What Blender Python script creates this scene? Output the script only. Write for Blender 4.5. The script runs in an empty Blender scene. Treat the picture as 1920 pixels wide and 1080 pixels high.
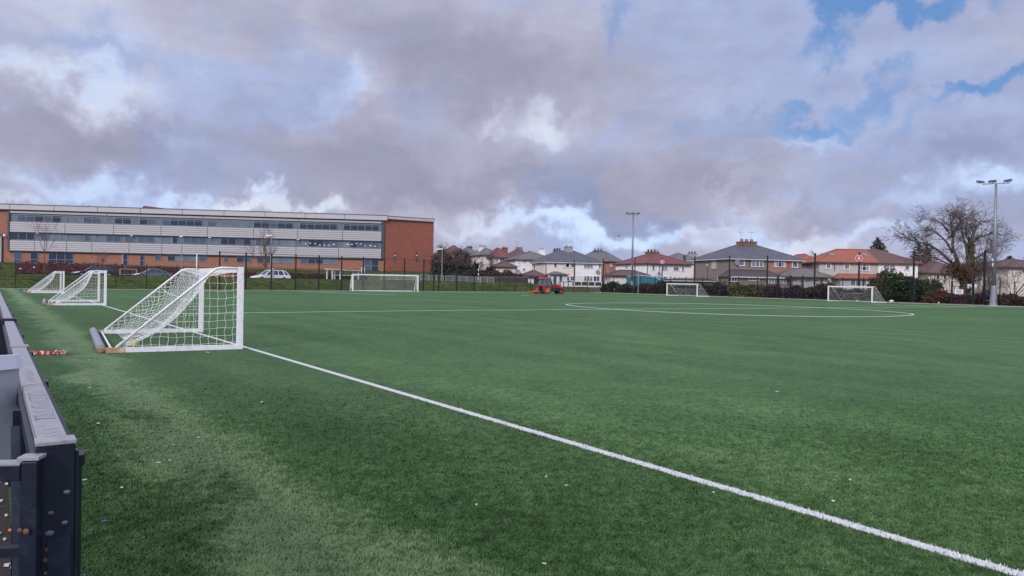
import bpy, bmesh, math, random
import numpy as np
from mathutils import Vector, Matrix
R = math.radians
random.seed(7); rng = np.random.default_rng(7)
S = bpy.context.scene
COL = S.collection

# ------------------------------------------------------------ camera
H0, FPX, CX, CY = 1.7, 1400.0, 960.0, 540.0
PITCH, ROLL = R(0.4624), R(1.037)
fw = Vector((0, math.cos(PITCH), -math.sin(PITCH)))
up0 = Vector((0, math.sin(PITCH), math.cos(PITCH)))
rt0 = Vector((1, 0, 0))
rt = rt0 * math.cos(ROLL) + up0 * math.sin(ROLL)
up = -rt0 * math.sin(ROLL) + up0 * math.cos(ROLL)
cam_d = bpy.data.cameras.new('camera'); cam = bpy.data.objects.new('camera', cam_d); COL.objects.link(cam)
cam_d.sensor_width = 36; cam_d.lens = FPX / 1920 * 36; cam_d.clip_end = 6000; cam_d.clip_start = 0.05
M3 = Matrix((rt, up, -fw)).transposed()
cam.matrix_world = Matrix.Translation((0, 0, H0)) @ M3.to_4x4()
S.camera = cam

def ray(px, py):
    return fw + rt * ((px - CX) / FPX) + up * ((CY - py) / FPX)
def ground(px, py, z=0.0):
    d = ray(px, py); t = (z - H0) / d.z
    return Vector((d.x * t, d.y * t, z))
def at(px, py, Y):
    d = ray(px, py); t = Y / d.y
    return Vector((d.x * t, Y, H0 + d.z * t))
def zpx(px, py, P):
    """height at which pixel row py meets the upright over ground point P"""
    d = ray(px, py); t = P[1] / d.y
    return H0 + d.z * t

# ------------------------------------------------------------ colour management
S.view_settings.view_transform = 'Standard'; S.view_settings.look = 'None'
S.view_settings.exposure = 0.0; S.view_settings.gamma = 1.0
S.view_settings.use_curve_mapping = False
S.cycles.max_bounces = 6; S.cycles.transparent_max_bounces = 12
S.cycles.sample_clamp_indirect = 8

# ------------------------------------------------------------ sun and sky
SUN_EL, SUN_AZ = R(32), R(205)         # azimuth clockwise from +Y: behind the camera, a little left
sun_d = bpy.data.lights.new('sun', 'SUN'); sun = bpy.data.objects.new('sun', sun_d); COL.objects.link(sun)
sun_d.energy = 2.1; sun_d.angle = R(10); sun_d.color = (1.0, 0.95, 0.88)
sv = Vector((math.sin(SUN_AZ) * math.cos(SUN_EL), math.cos(SUN_AZ) * math.cos(SUN_EL), math.sin(SUN_EL)))
sun.rotation_euler = sv.to_track_quat('Z', 'Y').to_euler()

def srgb(r, g, b):
    f = lambda c: (c / 255 / 12.92) if c / 255 <= 0.04045 else ((c / 255 + 0.055) / 1.055) ** 2.4
    return (f(r), f(g), f(b), 1)

class NT:
    """tiny node tree helper"""
    def __init__(s, tree): s.t = tree; s.n = tree.nodes; s.l = tree.links
    def node(s, typ, **kw):
        n = s.n.new(typ)
        for k, v in kw.items():
            if k == 'inp':
                for kk, vv in v.items(): s.set(n.inputs[kk], vv)
            else: setattr(n, k, v)
        return n
    def set(s, sock, v):
        if isinstance(v, bpy.types.NodeSocket): s.l.new(v, sock)
        elif isinstance(v, bpy.types.Node): s.l.new(v.outputs[0], sock)
        else: sock.default_value = v
    def m(s, op, a, b=None, c=None, clamp=False):
        n = s.n.new('ShaderNodeMath'); n.operation = op; n.use_clamp = clamp
        s.set(n.inputs[0], a)
        if b is not None: s.set(n.inputs[1], b)
        if c is not None: s.set(n.inputs[2], c)
        return n.outputs[0]
    def v(s, op, a, b=None):
        n = s.n.new('ShaderNodeVectorMath'); n.operation = op
        s.set(n.inputs[0], a)
        if b is not None: s.set(n.inputs[1], b)
        return n.outputs['Value'] if op in ('LENGTH', 'DOT_PRODUCT', 'DISTANCE') else n.outputs[0]
    def noise(s, vec, scale, detail=4, rough=0.55, dist=0.0, col=False):
        n = s.n.new('ShaderNodeTexNoise'); s.set(n.inputs['Vector'], vec)
        n.inputs['Scale'].default_value = scale; n.inputs['Detail'].default_value = detail
        n.inputs['Roughness'].default_value = rough; n.inputs['Distortion'].default_value = dist
        return n.outputs['Color'] if col else n.outputs[0]
    def ss(s, x, a, b, lo=0.0, hi=1.0):
        n = s.n.new('ShaderNodeMapRange'); n.interpolation_type = 'SMOOTHSTEP'
        s.set(n.inputs[0], x); n.inputs[1].default_value = a; n.inputs[2].default_value = b
        n.inputs[3].default_value = lo; n.inputs[4].default_value = hi
        return n.outputs[0]
    def mix(s, f, a, b, mode='MIX'):
        n = s.n.new('ShaderNodeMix'); n.data_type = 'RGBA'; n.blend_type = mode
        s.set(n.inputs[0], f); s.set(n.inputs[6], a); s.set(n.inputs[7], b)
        return n.outputs[2]

W = bpy.data.worlds.new('World'); S.world = W; W.use_nodes = True
wt = NT(W.node_tree); W.node_tree.nodes.clear()
sky = wt.node('ShaderNodeTexSky'); sky.sky_type = 'NISHITA'; sky.sun_disc = False
sky.sun_elevation = SUN_EL; sky.sun_rotation = SUN_AZ; sky.air_density = 1.0; sky.dust_density = 0.6
tc = wt.node('ShaderNodeTexCoord').outputs['Generated']
sep = wt.node('ShaderNodeSeparateXYZ', inp={0: tc})
# cloud-deck coordinates (a flat layer seen in perspective)
zz = wt.m('ADD', wt.m('MAXIMUM', sep.outputs[2], 0.0), 0.16)
cu = wt.node('ShaderNodeCombineXYZ', inp={0: wt.m('DIVIDE', sep.outputs[0], zz), 1: wt.m('DIVIDE', sep.outputs[1], zz), 2: 3.1}).outputs[0]
# direction warp for ragged edges
wn = wt.v('SUBTRACT', wt.noise(tc, 5.0, 5, 0.6, col=True), (0.5, 0.5, 0.5))
wn2 = wt.v('SUBTRACT', wt.noise(tc, 17.0, 5, 0.6, col=True), (0.5, 0.5, 0.5))
def sc(vec, k):
    n = wt.n.new('ShaderNodeVectorMath'); n.operation = 'SCALE'; wt.set(n.inputs[0], vec); n.inputs[3].default_value = k
    return n.outputs[0]
dirw = wt.v('ADD', wt.v('ADD', tc, sc(wn, 0.22)), sc(wn2, 0.10))
def blob(px, py, wx, wy, rot=0.0, amp=1.0):
    d = ray(px, py).normalized()
    q = wt.v('SUBTRACT', dirw, tuple(d))
    mp = wt.n.new('ShaderNodeMapping'); mp.vector_type = 'TEXTURE'
    wt.set(mp.inputs[0], q); mp.inputs['Rotation'].default_value = (0, R(rot), 0)
    mp.inputs['Scale'].default_value = (wx / FPX, 0.6, wy / FPX)
    L = wt.v('LENGTH', mp.outputs[0])
    return wt.m('MULTIPLY', wt.ss(L, 1.25, 0.0), amp)
def addall(lst):
    a = lst[0]
    for b in lst[1:]: a = wt.m('ADD', a, b)
    return a
big = wt.noise(cu, 0.55, 6, 0.55, 0.3)
fine = wt.noise(cu, 2.2, 7, 0.6, 0.5)
dn = wt.noise(tc, 3.2, 8, 0.64, 0.5)
dn2 = wt.noise(wt.v('MULTIPLY', tc, (1, 1, 2.4)), 9.0, 7, 0.6, 0.3)
# blue gaps
blue = addall([blob(1545, 85, 42, 90, 25, .95), blob(1690, 6, 170, 30, -10, 1.15), blob(1890, 112, 100, 24, -22, 1.25), blob(1795, 135, 70, 16, -22, .7),
               blob(1490, 238, 120, 22, -6, .85), blob(1640, 160, 90, 34, -38, .75), blob(1700, 215, 60, 30, -40, .5), blob(1560, 40, 90, 26, 0, .7),
               blob(1170, 30, 40, 70, 25, .55), blob(1420, 8, 120, 22, 0, .75), blob(1300, 250, 90, 20, 0, .35), blob(1540, 195, 60, 24, -30, .5), blob(140, 95, 130, 26, 12, .3), blob(800, 60, 60, 40, 0, .2)])
blueT = addall([blob(1550, 100, 420, 200, 10, 1.0), blob(200, 110, 380, 70, 10, .8), blob(650, 150, 200, 80, -20, .7), blob(1250, 420, 500, 60, 0, .7), blob(300, 330, 300, 60, 0, .5), blob(1750, 330, 250, 60, 0, .6)])
# bright breaks
white = addall([blob(1035, 238, 75, 42, 10, .95), blob(925, 218, 45, 28, 0, .8), blob(690, 175, 110, 52, -35, .75),
                blob(90, 150, 170, 45, 18, .75), blob(165, 320, 75, 36, 10, .9), blob(300, 338, 45, 38, 0, .9),
                blob(440, 368, 130, 26, 5, .95), blob(540, 378, 90, 22, 0, .9), blob(60, 368, 120, 22, 0, .7),
                blob(1420, 372, 110, 36, -14, .7), blob(1300, 440, 420, 34, 3, 1.0), blob(1060, 425, 200, 34, 0, .75),
                blob(1620, 430, 180, 30, 0, .8), blob(1850, 312, 120, 34, -18, .9), blob(1350, 345, 80, 18, -28, .7),
                blob(1480, 258, 120, 26, -12, .55), blob(300, 200, 160, 60, 15, .42), blob(1500, 405, 160, 26, -5, .7),
                blob(900, 445, 120, 24, 0, .8), blob(1810, 215, 90, 30, -10, .25), blob(560, 60, 120, 60, 0, .25),
                blob(150, 30, 200, 60, 10, .35)])
# heavy grey-violet undersides
dark = addall([blob(560, 290, 420, 75, 4, .8), blob(900, 130, 170, 70, -8, .75), blob(780, 60, 260, 70, 0, .5),
               blob(1230, 330, 330, 70, -6, .65), blob(1780, 270, 170, 50, -8, .6), blob(1500, 370, 210, 36, 8, .6),
               blob(100, 235, 180, 60, 0, .6), blob(960, 360, 330, 40, 4, .6), blob(1100, 130, 220, 90, 0, .35),
               blob(1150, 455, 60, 16, 0, .35), blob(1560, 435, 70, 14, 0, .45), blob(700, 370, 240, 36, 3, .6),
               blob(1340, 440, 80, 14, 0, .4), blob(1180, 395, 150, 26, 5, .45), blob(1900, 420, 200, 60, 0, .55), blob(520, 375, 30, 14, 0, .5)])
bd = wt.m('MULTIPLY', wt.m('SUBTRACT', big, 0.5), 1.4)
fd = wt.m('MULTIPLY', wt.m('SUBTRACT', fine, 0.5), 0.8)
dd = wt.m('MULTIPLY', wt.m('SUBTRACT', dn, 0.5), 1.25)
de = wt.m('MULTIPLY', wt.m('SUBTRACT', dn2, 0.5), 1.6)
shade = wt.m('ADD', wt.m('ADD', wt.m('SUBTRACT', white, wt.m('MULTIPLY', dark, 0.9)), wt.m('ADD', dd, de)), wt.m('MULTIPLY', fd, 0.5))
cr = wt.n.new('ShaderNodeValToRGB'); wt.set(cr.inputs[0], wt.m('MULTIPLY_ADD', shade, 0.34, 0.45, clamp=True))
E = cr.color_ramp.elements
E[0].position = 0.0; E[0].color = srgb(148, 150, 174)
E[1].position = 1.0; E[1].color = srgb(233, 237, 250)
for p, c in ((.22, (164, 163, 188)), (.42, (178, 177, 202)), (.58, (192, 193, 218)), (.75, (212, 217, 240))):
    e = E.new(p); e.color = srgb(*c)
hue = wt.noise(wt.v('ADD', tc, (3.0, 1.0, 2.0)), 2.6, 5, 0.55, 0.5)
hue2 = wt.noise(wt.v('MULTIPLY', wt.v('ADD', tc, (1.0, 5.0, 2.0)), (1, 1, 2.0)), 6.0, 5, 0.6, 0.4)
hm = wt.ss(wt.m('ADD', wt.m('ADD', hue, wt.m('MULTIPLY', wt.m('SUBTRACT', hue2, 0.5), 0.8)), wt.m('MULTIPLY', blueT, 0.30)), 0.42, 0.72)
cloud = wt.mix(wt.m('MULTIPLY', hm, 0.85), wt.mix(0.5, cr.outputs[0], (0.96, 1.0, 0.94, 1), 'MULTIPLY'), wt.mix(1.0, cr.outputs[0], (0.82, 0.99, 1.14, 1), 'MULTIPLY'))
bmask = wt.ss(wt.m('ADD', blue, wt.m('ADD', wt.m('MULTIPLY', dd, 0.30), wt.m('MULTIPLY', de, 0.35))), 0.05, 1.15)
# clear sky seen through the gaps
skyc = wt.mix(1.0, sky.outputs[0], (0.105, 0.105, 0.105, 1), 'MULTIPLY')
skyc = wt.mix(0.75, skyc, srgb(96, 144, 208))
cl = wt.mix(bmask, cloud, skyc)
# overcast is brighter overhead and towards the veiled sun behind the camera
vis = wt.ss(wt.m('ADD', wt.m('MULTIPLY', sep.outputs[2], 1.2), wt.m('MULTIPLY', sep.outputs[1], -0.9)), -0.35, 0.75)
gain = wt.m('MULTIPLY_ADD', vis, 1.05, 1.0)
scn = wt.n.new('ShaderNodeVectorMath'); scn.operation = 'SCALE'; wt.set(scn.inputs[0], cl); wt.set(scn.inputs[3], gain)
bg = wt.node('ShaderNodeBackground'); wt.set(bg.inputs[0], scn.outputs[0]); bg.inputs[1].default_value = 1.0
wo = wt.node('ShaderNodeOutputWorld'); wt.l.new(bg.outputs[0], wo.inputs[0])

# ------------------------------------------------------------ materials
def mat(name, col, rough=0.7, var=0.12, scale=3.0, metal=0.0, bump=0.0, bscale=30.0, dirt=None, spec=0.4, stretch=(1, 1, 1), trans=0):
    m = bpy.data.materials.new(name); m.use_nodes = True
    t = NT(m.node_tree); b = t.n['Principled BSDF']
    co = t.node('ShaderNodeTexCoord').outputs['Object']
    co = t.v('MULTIPLY', co, stretch)
    n = t.noise(co, scale, 5, 0.6)
    k = t.m('MULTIPLY_ADD', t.m('SUBTRACT', n, 0.5), var * 2.6, 1.0)
    c4 = tuple(col[:3]) + (1,)
    sn = t.n.new('ShaderNodeVectorMath'); sn.operation = 'SCALE'; sn.inputs[0].default_value = c4[:3]; t.set(sn.inputs[3], k)
    out = sn.outputs[0]
    if dirt:
        dc, amt, dsc = dirt
        f = t.m('MULTIPLY', t.ss(t.noise(co, dsc, 6, 0.65), 0.48, 0.72), amt)
        out = t.mix(f, out, tuple(dc) + (1,))
    t.set(b.inputs['Base Color'], out)
    b.inputs['Roughness'].default_value = rough; b.inputs['Metallic'].default_value = metal
    b.inputs['Specular IOR Level'].default_value = spec
    if bump:
        bp = t.node('ShaderNodeBump'); bp.inputs['Strength'].default_value = bump; bp.inputs['Distance'].default_value = 0.02
        t.set(bp.inputs['Height'], t.noise(co, bscale, 4, 0.6)); t.l.new(bp.outputs[0], b.inputs['Normal'])
    return m

def brick_mat(name, c1, c2, mortar):
    m = bpy.data.materials.new(name); m.use_nodes = True
    t = NT(m.node_tree); b = t.n['Principled BSDF']
    co = t.node('ShaderNodeTexCoord').outputs['Object']
    s_ = t.node('ShaderNodeSeparateXYZ', inp={0: co})
    u = t.m('ADD', s_.outputs[0], t.m('MULTIPLY', s_.outputs[1], 0.8))
    v2 = t.node('ShaderNodeCombineXYZ', inp={0: u, 1: s_.outputs[2], 2: 0.0}).outputs[0]
    br = t.node('ShaderNodeTexBrick'); t.set(br.inputs['Vector'], v2)
    br.inputs['Color1'].default_value = c1 + (1,); br.inputs['Color2'].default_value = c2 + (1,); br.inputs['Mortar'].default_value = mortar + (1,)
    br.inputs['Scale'].default_value = 1.0; br.inputs['Brick Width'].default_value = 0.225; br.inputs['Row Height'].default_value = 0.075
    br.inputs['Mortar Size'].default_value = 0.008
    n = t.noise(t.v('MULTIPLY', co, (1, 1, 3)), 0.9, 6, 0.7)
    k = t.m('MULTIPLY_ADD', t.m('SUBTRACT', n, 0.5), 0.9, 1.0)
    sn = t.n.new('ShaderNodeVectorMath'); sn.operation = 'SCALE'; t.set(sn.inputs[0], br.outputs[0]); t.set(sn.inputs[3], k)
    t.set(b.inputs['Base Color'], sn.outputs[0]); b.inputs['Roughness'].default_value = 0.9
    return m

def roof_mat(name, c1, moss=None, amt=0.5):
    m = bpy.data.materials.new(name); m.use_nodes = True
    t = NT(m.node_tree); b = t.n['Principled BSDF']
    co = t.node('ShaderNodeTexCoord').outputs['Object']
    s_ = t.node('ShaderNodeSeparateXYZ', inp={0: co})
    row = t.m('FRACT', t.m('MULTIPLY', s_.outputs[2], 6.0))
    line = t.ss(row, 0.0, 0.25, 0.72, 1.0)
    n = t.noise(t.v('MULTIPLY', co, (2.2, 2.2, 3.0)), 1.4, 6, 0.7)
    n2 = t.noise(co, 7.0, 2, 0.5)
    k = t.m('MULTIPLY', line, t.m('ADD', t.m('MULTIPLY_ADD', t.m('SUBTRACT', n, 0.5), 0.9, 1.0), t.m('MULTIPLY', t.m('SUBTRACT', n2, 0.5), 0.8)))
    sn = t.n.new('ShaderNodeVectorMath'); sn.operation = 'SCALE'; sn.inputs[0].default_value = c1; t.set(sn.inputs[3], k)
    out = sn.outputs[0]
    if moss:
        out = t.mix(t.m('MULTIPLY', t.ss(t.noise(co, 0.8, 6, 0.7), 0.45, 0.7), amt), out, moss + (1,))
    t.set(b.inputs['Base Color'], out); b.inputs['Roughness'].default_value = 0.8
    bp = t.node('ShaderNodeBump'); bp.inputs['Strength'].default_value = 0.5; bp.inputs['Distance'].default_value = 0.03
    t.set(bp.inputs['Height'], line); t.l.new(bp.outputs[0], b.inputs['Normal'])
    return m

def leaf_mat(name, col, var=0.5, sc_=0.9):
    m = bpy.data.materials.new(name); m.use_nodes = True
    t = NT(m.node_tree); b = t.n['Principled BSDF']
    g = t.node('ShaderNodeNewGeometry')
    n = t.noise(g.outputs['Position'], sc_, 4, 0.6); n2 = t.noise(g.outputs['Position'], 6.0, 2, 0.6)
    k = t.m('ADD', t.m('MULTIPLY_ADD', t.m('SUBTRACT', n, 0.5), var * 2.5, 1.0), t.m('MULTIPLY', t.m('SUBTRACT', n2, 0.5), var * 2.5))
    k = t.m('MAXIMUM', k, 0.15)
    sn = t.n.new('ShaderNodeVectorMath'); sn.operation = 'SCALE'; sn.inputs[0].default_value = col; t.set(sn.inputs[3], k)
    t.set(b.inputs['Base Color'], sn.outputs[0]); b.inputs['Roughness'].default_value = 0.6
    b.inputs['Specular IOR Level'].default_value = 0.25
    return m

def glass_mat(name, col, rough=0.08):
    m = bpy.data.materials.new(name); m.use_nodes = True
    t = NT(m.node_tree); b = t.n['Principled BSDF']
    co = t.node('ShaderNodeTexCoord').outputs['Object']
    n = t.noise(t.v('MULTIPLY', co, (1, 1, .5)), 0.7, 3, 0.6)
    k = t.m('MULTIPLY_ADD', t.m('SUBTRACT', n, 0.5), 1.6, 1.0)
    sn = t.n.new('ShaderNodeVectorMath'); sn.operation = 'SCALE'; sn.inputs[0].default_value = col; t.set(sn.inputs[3], t.m('MAXIMUM', k, 0.2))
    t.set(b.inputs['Base Color'], sn.outputs[0]); b.inputs['Roughness'].default_value = rough
    b.inputs['Specular IOR Level'].default_value = 0.5
    return m

M = {}
M['white_paint'] = mat('white_paint', (0.78, 0.77, 0.77), 0.45, 0.06, 4, dirt=((.30, .26, .22), .35, 9))
M['net'] = mat('net_cord', (0.82, 0.82, 0.81), 0.8, 0.05)
M['galv'] = mat('galvanised', (0.23, 0.24, 0.27), 0.5, 0.12, 6, metal=0.35)
M['roller'] = mat('roller_grey', (0.26, 0.28, 0.33), 0.5, 0.12, 6, metal=0.2)
M['rust'] = mat('rust', (0.42, 0.26, 0.14), 0.85, 0.6, 18, dirt=((.72, .66, .58), 1.0, 5))
M['black_metal'] = mat('black_metal', (0.012, 0.016, 0.017), 0.5, 0.2)
M['green_black'] = mat('dark_green_metal', (0.010, 0.022, 0.018), 0.5, 0.2)
M['navy_metal'] = mat('navy_metal', (0.009, 0.012, 0.026), 0.38, 0.5, 7, dirt=((.026, .032, .050), .8, 9), bump=0.06, bscale=35)
M['rail_top'] = mat('worn_rail', (0.29, 0.29, 0.305), 0.5, 0.10, 14, dirt=((.15, .15, .18), .55, 22), bump=0.15, bscale=90)
M['scratch'] = mat('scratch', (0.07, 0.065, 0.09), 0.8, 0.1)
M['brick'] = brick_mat('red_brick', (0.33, 0.125, 0.078), (0.26, 0.090, 0.058), (0.32, 0.20, 0.15))
M['brick2'] = brick_mat('orange_brick', (0.30, 0.085, 0.050), (0.24, 0.066, 0.042), (0.27, 0.14, 0.10))
M['clad'] = mat('pale_cladding', (0.39, 0.365, 0.38), 0.5, 0.05, 1.5)
M['clad_dark'] = mat('cladding_joint', (0.10, 0.11, 0.13), 0.7, 0.1)
M['fascia'] = mat('pale_fascia', (0.47, 0.445, 0.46), 0.5, 0.05, 1.0)
M['trim'] = mat('slate_trim', (0.05, 0.065, 0.085), 0.5, 0.1)
M['panel'] = mat('grey_panel', (0.13, 0.15, 0.175), 0.5, 0.08, 1)
M['frame_grey'] = mat('grey_frame', (0.20, 0.24, 0.29), 0.5, 0.1)
M['glass_d'] = glass_mat('dark_glass', (0.012, 0.018, 0.035))
M['glass_b'] = glass_mat('blue_glass', (0.06, 0.075, 0.115))
M['glass_g'] = glass_mat('blind_glass', (0.13, 0.16, 0.18), 0.15)
M['render_w'] = mat('white_render', (0.76, 0.73, 0.72), 0.9, 0.06, 0.8, dirt=((.40, .38, .36), .35, 0.9))
M['render_c'] = mat('cream_render', (0.68, 0.61, 0.53), 0.9, 0.06, 0.8, dirt=((.36, .32, .26), .4, 0.9))
M['render_grey'] = mat('grey_render', (0.42, 0.40, 0.39), 0.9, 0.08, 0.8, dirt=((.28, .26, .24), .4, 1.2))
M['render_b'] = mat('brown_roughcast', (0.225, 0.18, 0.155), 0.95, 0.12, 1.4, dirt=((.12, .10, .09), .5, 1.4), stretch=(1, 1, .4))
M['render_p'] = mat('pinkish_roughcast', (0.33, 0.17, 0.13), 0.95, 0.12, 1.4)
M['slate'] = roof_mat('slate_roof', (0.082, 0.084, 0.105), (0.15, 0.15, 0.16), .5)
M['slate2'] = roof_mat('grey_roof', (0.125, 0.12, 0.125), (0.20, 0.185, 0.16), .5)
M['red_roof'] = roof_mat('dark_red_roof', (0.165, 0.055, 0.052), (0.10, 0.05, 0.05), .5)
M['brown_roof'] = roof_mat('brown_roof', (0.115, 0.066, 0.060), (0.075, 0.05, 0.05), .5)
M['orange_roof'] = roof_mat('orange_roof', (0.30, 0.092, 0.052), (0.20, 0.065, 0.045), .7)
M['dk_ext_roof'] = roof_mat('extension_roof', (0.060, 0.048, 0.050))
M['grey_ext_roof'] = roof_mat('grey_extension_roof', (0.135, 0.118, 0.105), (0.20, 0.18, 0.14), .5)
M['gutter'] = mat('white_gutter', (0.55, 0.53, 0.54), 0.6, 0.05)
M['gutter_d'] = mat('dark_gutter', (0.05, 0.035, 0.035), 0.6, 0.05)
M['upvc'] = mat('white_upvc', (0.72, 0.72, 0.74), 0.4, 0.03)
M['pot'] = mat('chimney_pot', (0.09, 0.075, 0.07), 0.9, 0.3)
M['stack_b'] = brick_mat('stack_brick', (0.22, 0.11, 0.06), (0.16, 0.08, 0.05), (0.16, 0.12, 0.1))
M['stack_g'] = mat('grey_stack', (0.30, 0.29, 0.29), 0.9, 0.2, 2)
M['stack_d'] = mat('dark_stack', (0.09, 0.08, 0.08), 0.9, 0.2, 2)
M['concrete'] = mat('pale_concrete', (0.33, 0.30, 0.26), 0.9, 0.25, 1.5, dirt=((.12, .10, .07), .7, 2.2))
M['asphalt'] = mat('asphalt', (0.16, 0.155, 0.16), 0.9, 0.15, 2)
M['soil'] = mat('soil', (0.034, 0.026, 0.021), 0.95, 0.5, 12, bump=0.8, bscale=40)
M['bark'] = mat('bark', (0.105, 0.084, 0.074), 0.95, 0.3, 3)
M['bark_l'] = mat('pale_bark', (0.15, 0.115, 0.10), 0.95, 0.25, 3)
M['twig'] = mat('twig', (0.105, 0.076, 0.070), 0.95, 0.3, 3)
M['leaf_d'] = leaf_mat('dark_leaf', (0.020, 0.034, 0.018))
M['leaf_g'] = leaf_mat('green_leaf', (0.036, 0.066, 0.024))
M['leaf_o'] = leaf_mat('olive_leaf', (0.10, 0.10, 0.034))
M['leaf_b'] = leaf_mat('brown_leaf', (0.085, 0.050, 0.036))
M['leaf_p'] = leaf_mat('purple_leaf', (0.055, 0.036, 0.040))
M['leaf_r'] = leaf_mat('russet_leaf', (0.13, 0.048, 0.032))
M['leaf_rh'] = leaf_mat('red_hedge_leaf', (0.115, 0.040, 0.042), 0.35)
M['leaf_or'] = leaf_mat('orange_leaf', (0.20, 0.072, 0.045))
M['leaf_c'] = leaf_mat('conifer_leaf', (0.022, 0.040, 0.030))
M['leaf_iv'] = leaf_mat('ivy_leaf', (0.070, 0.066, 0.024))
M['leaf_ivb'] = leaf_mat('withered_ivy_leaf', (0.10, 0.060, 0.030))
M['leaf_bg'] = leaf_mat('brown_green_leaf', (0.070, 0.058, 0.028))
M['tyre'] = mat('rubber', (0.018, 0.017, 0.018), 0.85, 0.2)
M['tyre_dusty'] = mat('dusty_rubber', (0.075, 0.062, 0.066), 0.9, 0.2)
M['tractor_o'] = mat('tractor_orange', (0.60, 0.10, 0.035), 0.4, 0.08)
M['tractor_r'] = mat('tractor_red', (0.42, 0.030, 0.028), 0.35, 0.08)
M['tractor_d'] = mat('tractor_chassis', (0.022, 0.030, 0.034), 0.6, 0.2)
M['cab_glass'] = glass_mat('cab_glass', (0.05, 0.13, 0.13))
M['brush_o'] = mat('brush_orange', (0.55, 0.15, 0.06), 0.6, 0.3, 8)
M['paint_navy'] = mat('navy_car_paint', (0.014, 0.018, 0.038), 0.25, 0.03, spec=.6)
M['paint_blue'] = mat('greyblue_car_paint', (0.12, 0.15, 0.20), 0.3, 0.03, spec=.6)
M['paint_white'] = mat('white_car_paint', (0.78, 0.78, 0.82), 0.3, 0.02, spec=.6)
M['paint_orange'] = mat('orange_car_paint', (0.55, 0.19, 0.07), 0.3, 0.03, spec=.6)
M['car_glass'] = glass_mat('car_glass', (0.03, 0.037, 0.05), 0.05)
M['lamp_clear'] = mat('lamp_lens', (0.7, 0.7, 0.7), 0.2, 0.02)
M['lamp_red'] = mat('rear_lens', (0.35, 0.02, 0.02), 0.2, 0.02)
M['alloy'] = mat('alloy', (0.45, 0.45, 0.47), 0.35, 0.05, metal=.5)
M['skin'] = mat('skin', (0.42, 0.25, 0.19), 0.6, 0.05)
M['cloth_d'] = mat('dark_cloth', (0.020, 0.022, 0.026), 0.9, 0.2)
M['cloth_o'] = mat('olive_cloth', (0.035, 0.040, 0.032), 0.9, 0.2)
M['hair'] = mat('hair', (0.05, 0.035, 0.025), 0.8, 0.1)
M['sign_red'] = mat('sign_red', (0.42, 0.015, 0.04), 0.5, 0.03)
M['sign_white'] = mat('sign_white', (0.72, 0.70, 0.74), 0.5, 0.03)
M['sign_text'] = mat('sign_text', (0.14, 0.14, 0.16), 0.6, 0.03)
M['teal'] = mat('teal_sheet', (0.03, 0.17, 0.21), 0.5, 0.12, 2)
M['teal_l'] = mat('pale_blue_edge', (0.25, 0.42, 0.50), 0.5, 0.05)
M['wood'] = mat('brown_wood', (0.30, 0.12, 0.055), 0.85, 0.25, 2.5, stretch=(6, 6, 1))
M['wood_d'] = mat('dark_wood', (0.055, 0.038, 0.036), 0.85, 0.25, 2.5)
M['tarp'] = mat('blue_tarp', (0.02, 0.02, 0.12), 0.6, 0.2)
M['sheet_grey'] = mat('pale_sheet', (0.33, 0.36, 0.38), 0.55, 0.06, 3, dirt=((.20, .21, .22), .5, 4))
M['sheet_white'] = mat('white_sheet_roll', (0.60, 0.60, 0.66), 0.5, 0.05, 3)
M['cloth_red'] = mat('red_cloth', (0.40, 0.04, 0.06), 0.85, 0.15, 12)
M['cloth_white'] = mat('white_cloth', (0.66, 0.58, 0.60), 0.85, 0.1, 12)
M['litter_w'] = mat('litter_white', (0.55, 0.56, 0.52), 0.7, 0.05)
M['litter_o'] = mat('litter_orange', (0.70, 0.16, 0.03), 0.6, 0.05)
M['litter_b'] = mat('litter_blue', (0.06, 0.22, 0.50), 0.6, 0.05)
M['bolt_o'] = mat('rusty_bolt', (0.15, 0.075, 0.05), 0.8, 0.4, 40)
M['bolt'] = mat('bolt', (0.15, 0.15, 0.18), 0.5, 0.5, 60, metal=.4, dirt=((.03,.03,.05),.8,90))
M['ball'] = mat('worn_ball', (0.42, 0.36, 0.15), 0.7, 0.4, 14)
M['lamp_white'] = mat('white_globe', (0.80, 0.80, 0.80), 0.3, 0.02)
M['aerial'] = mat('aerial', (0.22, 0.22, 0.24), 0.5, 0.1)
M['bird'] = mat('bird_feather', (0.25, 0.25, 0.28), 0.8, 0.1)
M['bin'] = mat('dark_green_bin', (0.015, 0.022, 0.02), 0.7, 0.3)
M['red_soil'] = mat('red_brick_low', (0.20, 0.085, 0.065), 0.95, 0.3, 1.5)

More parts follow.
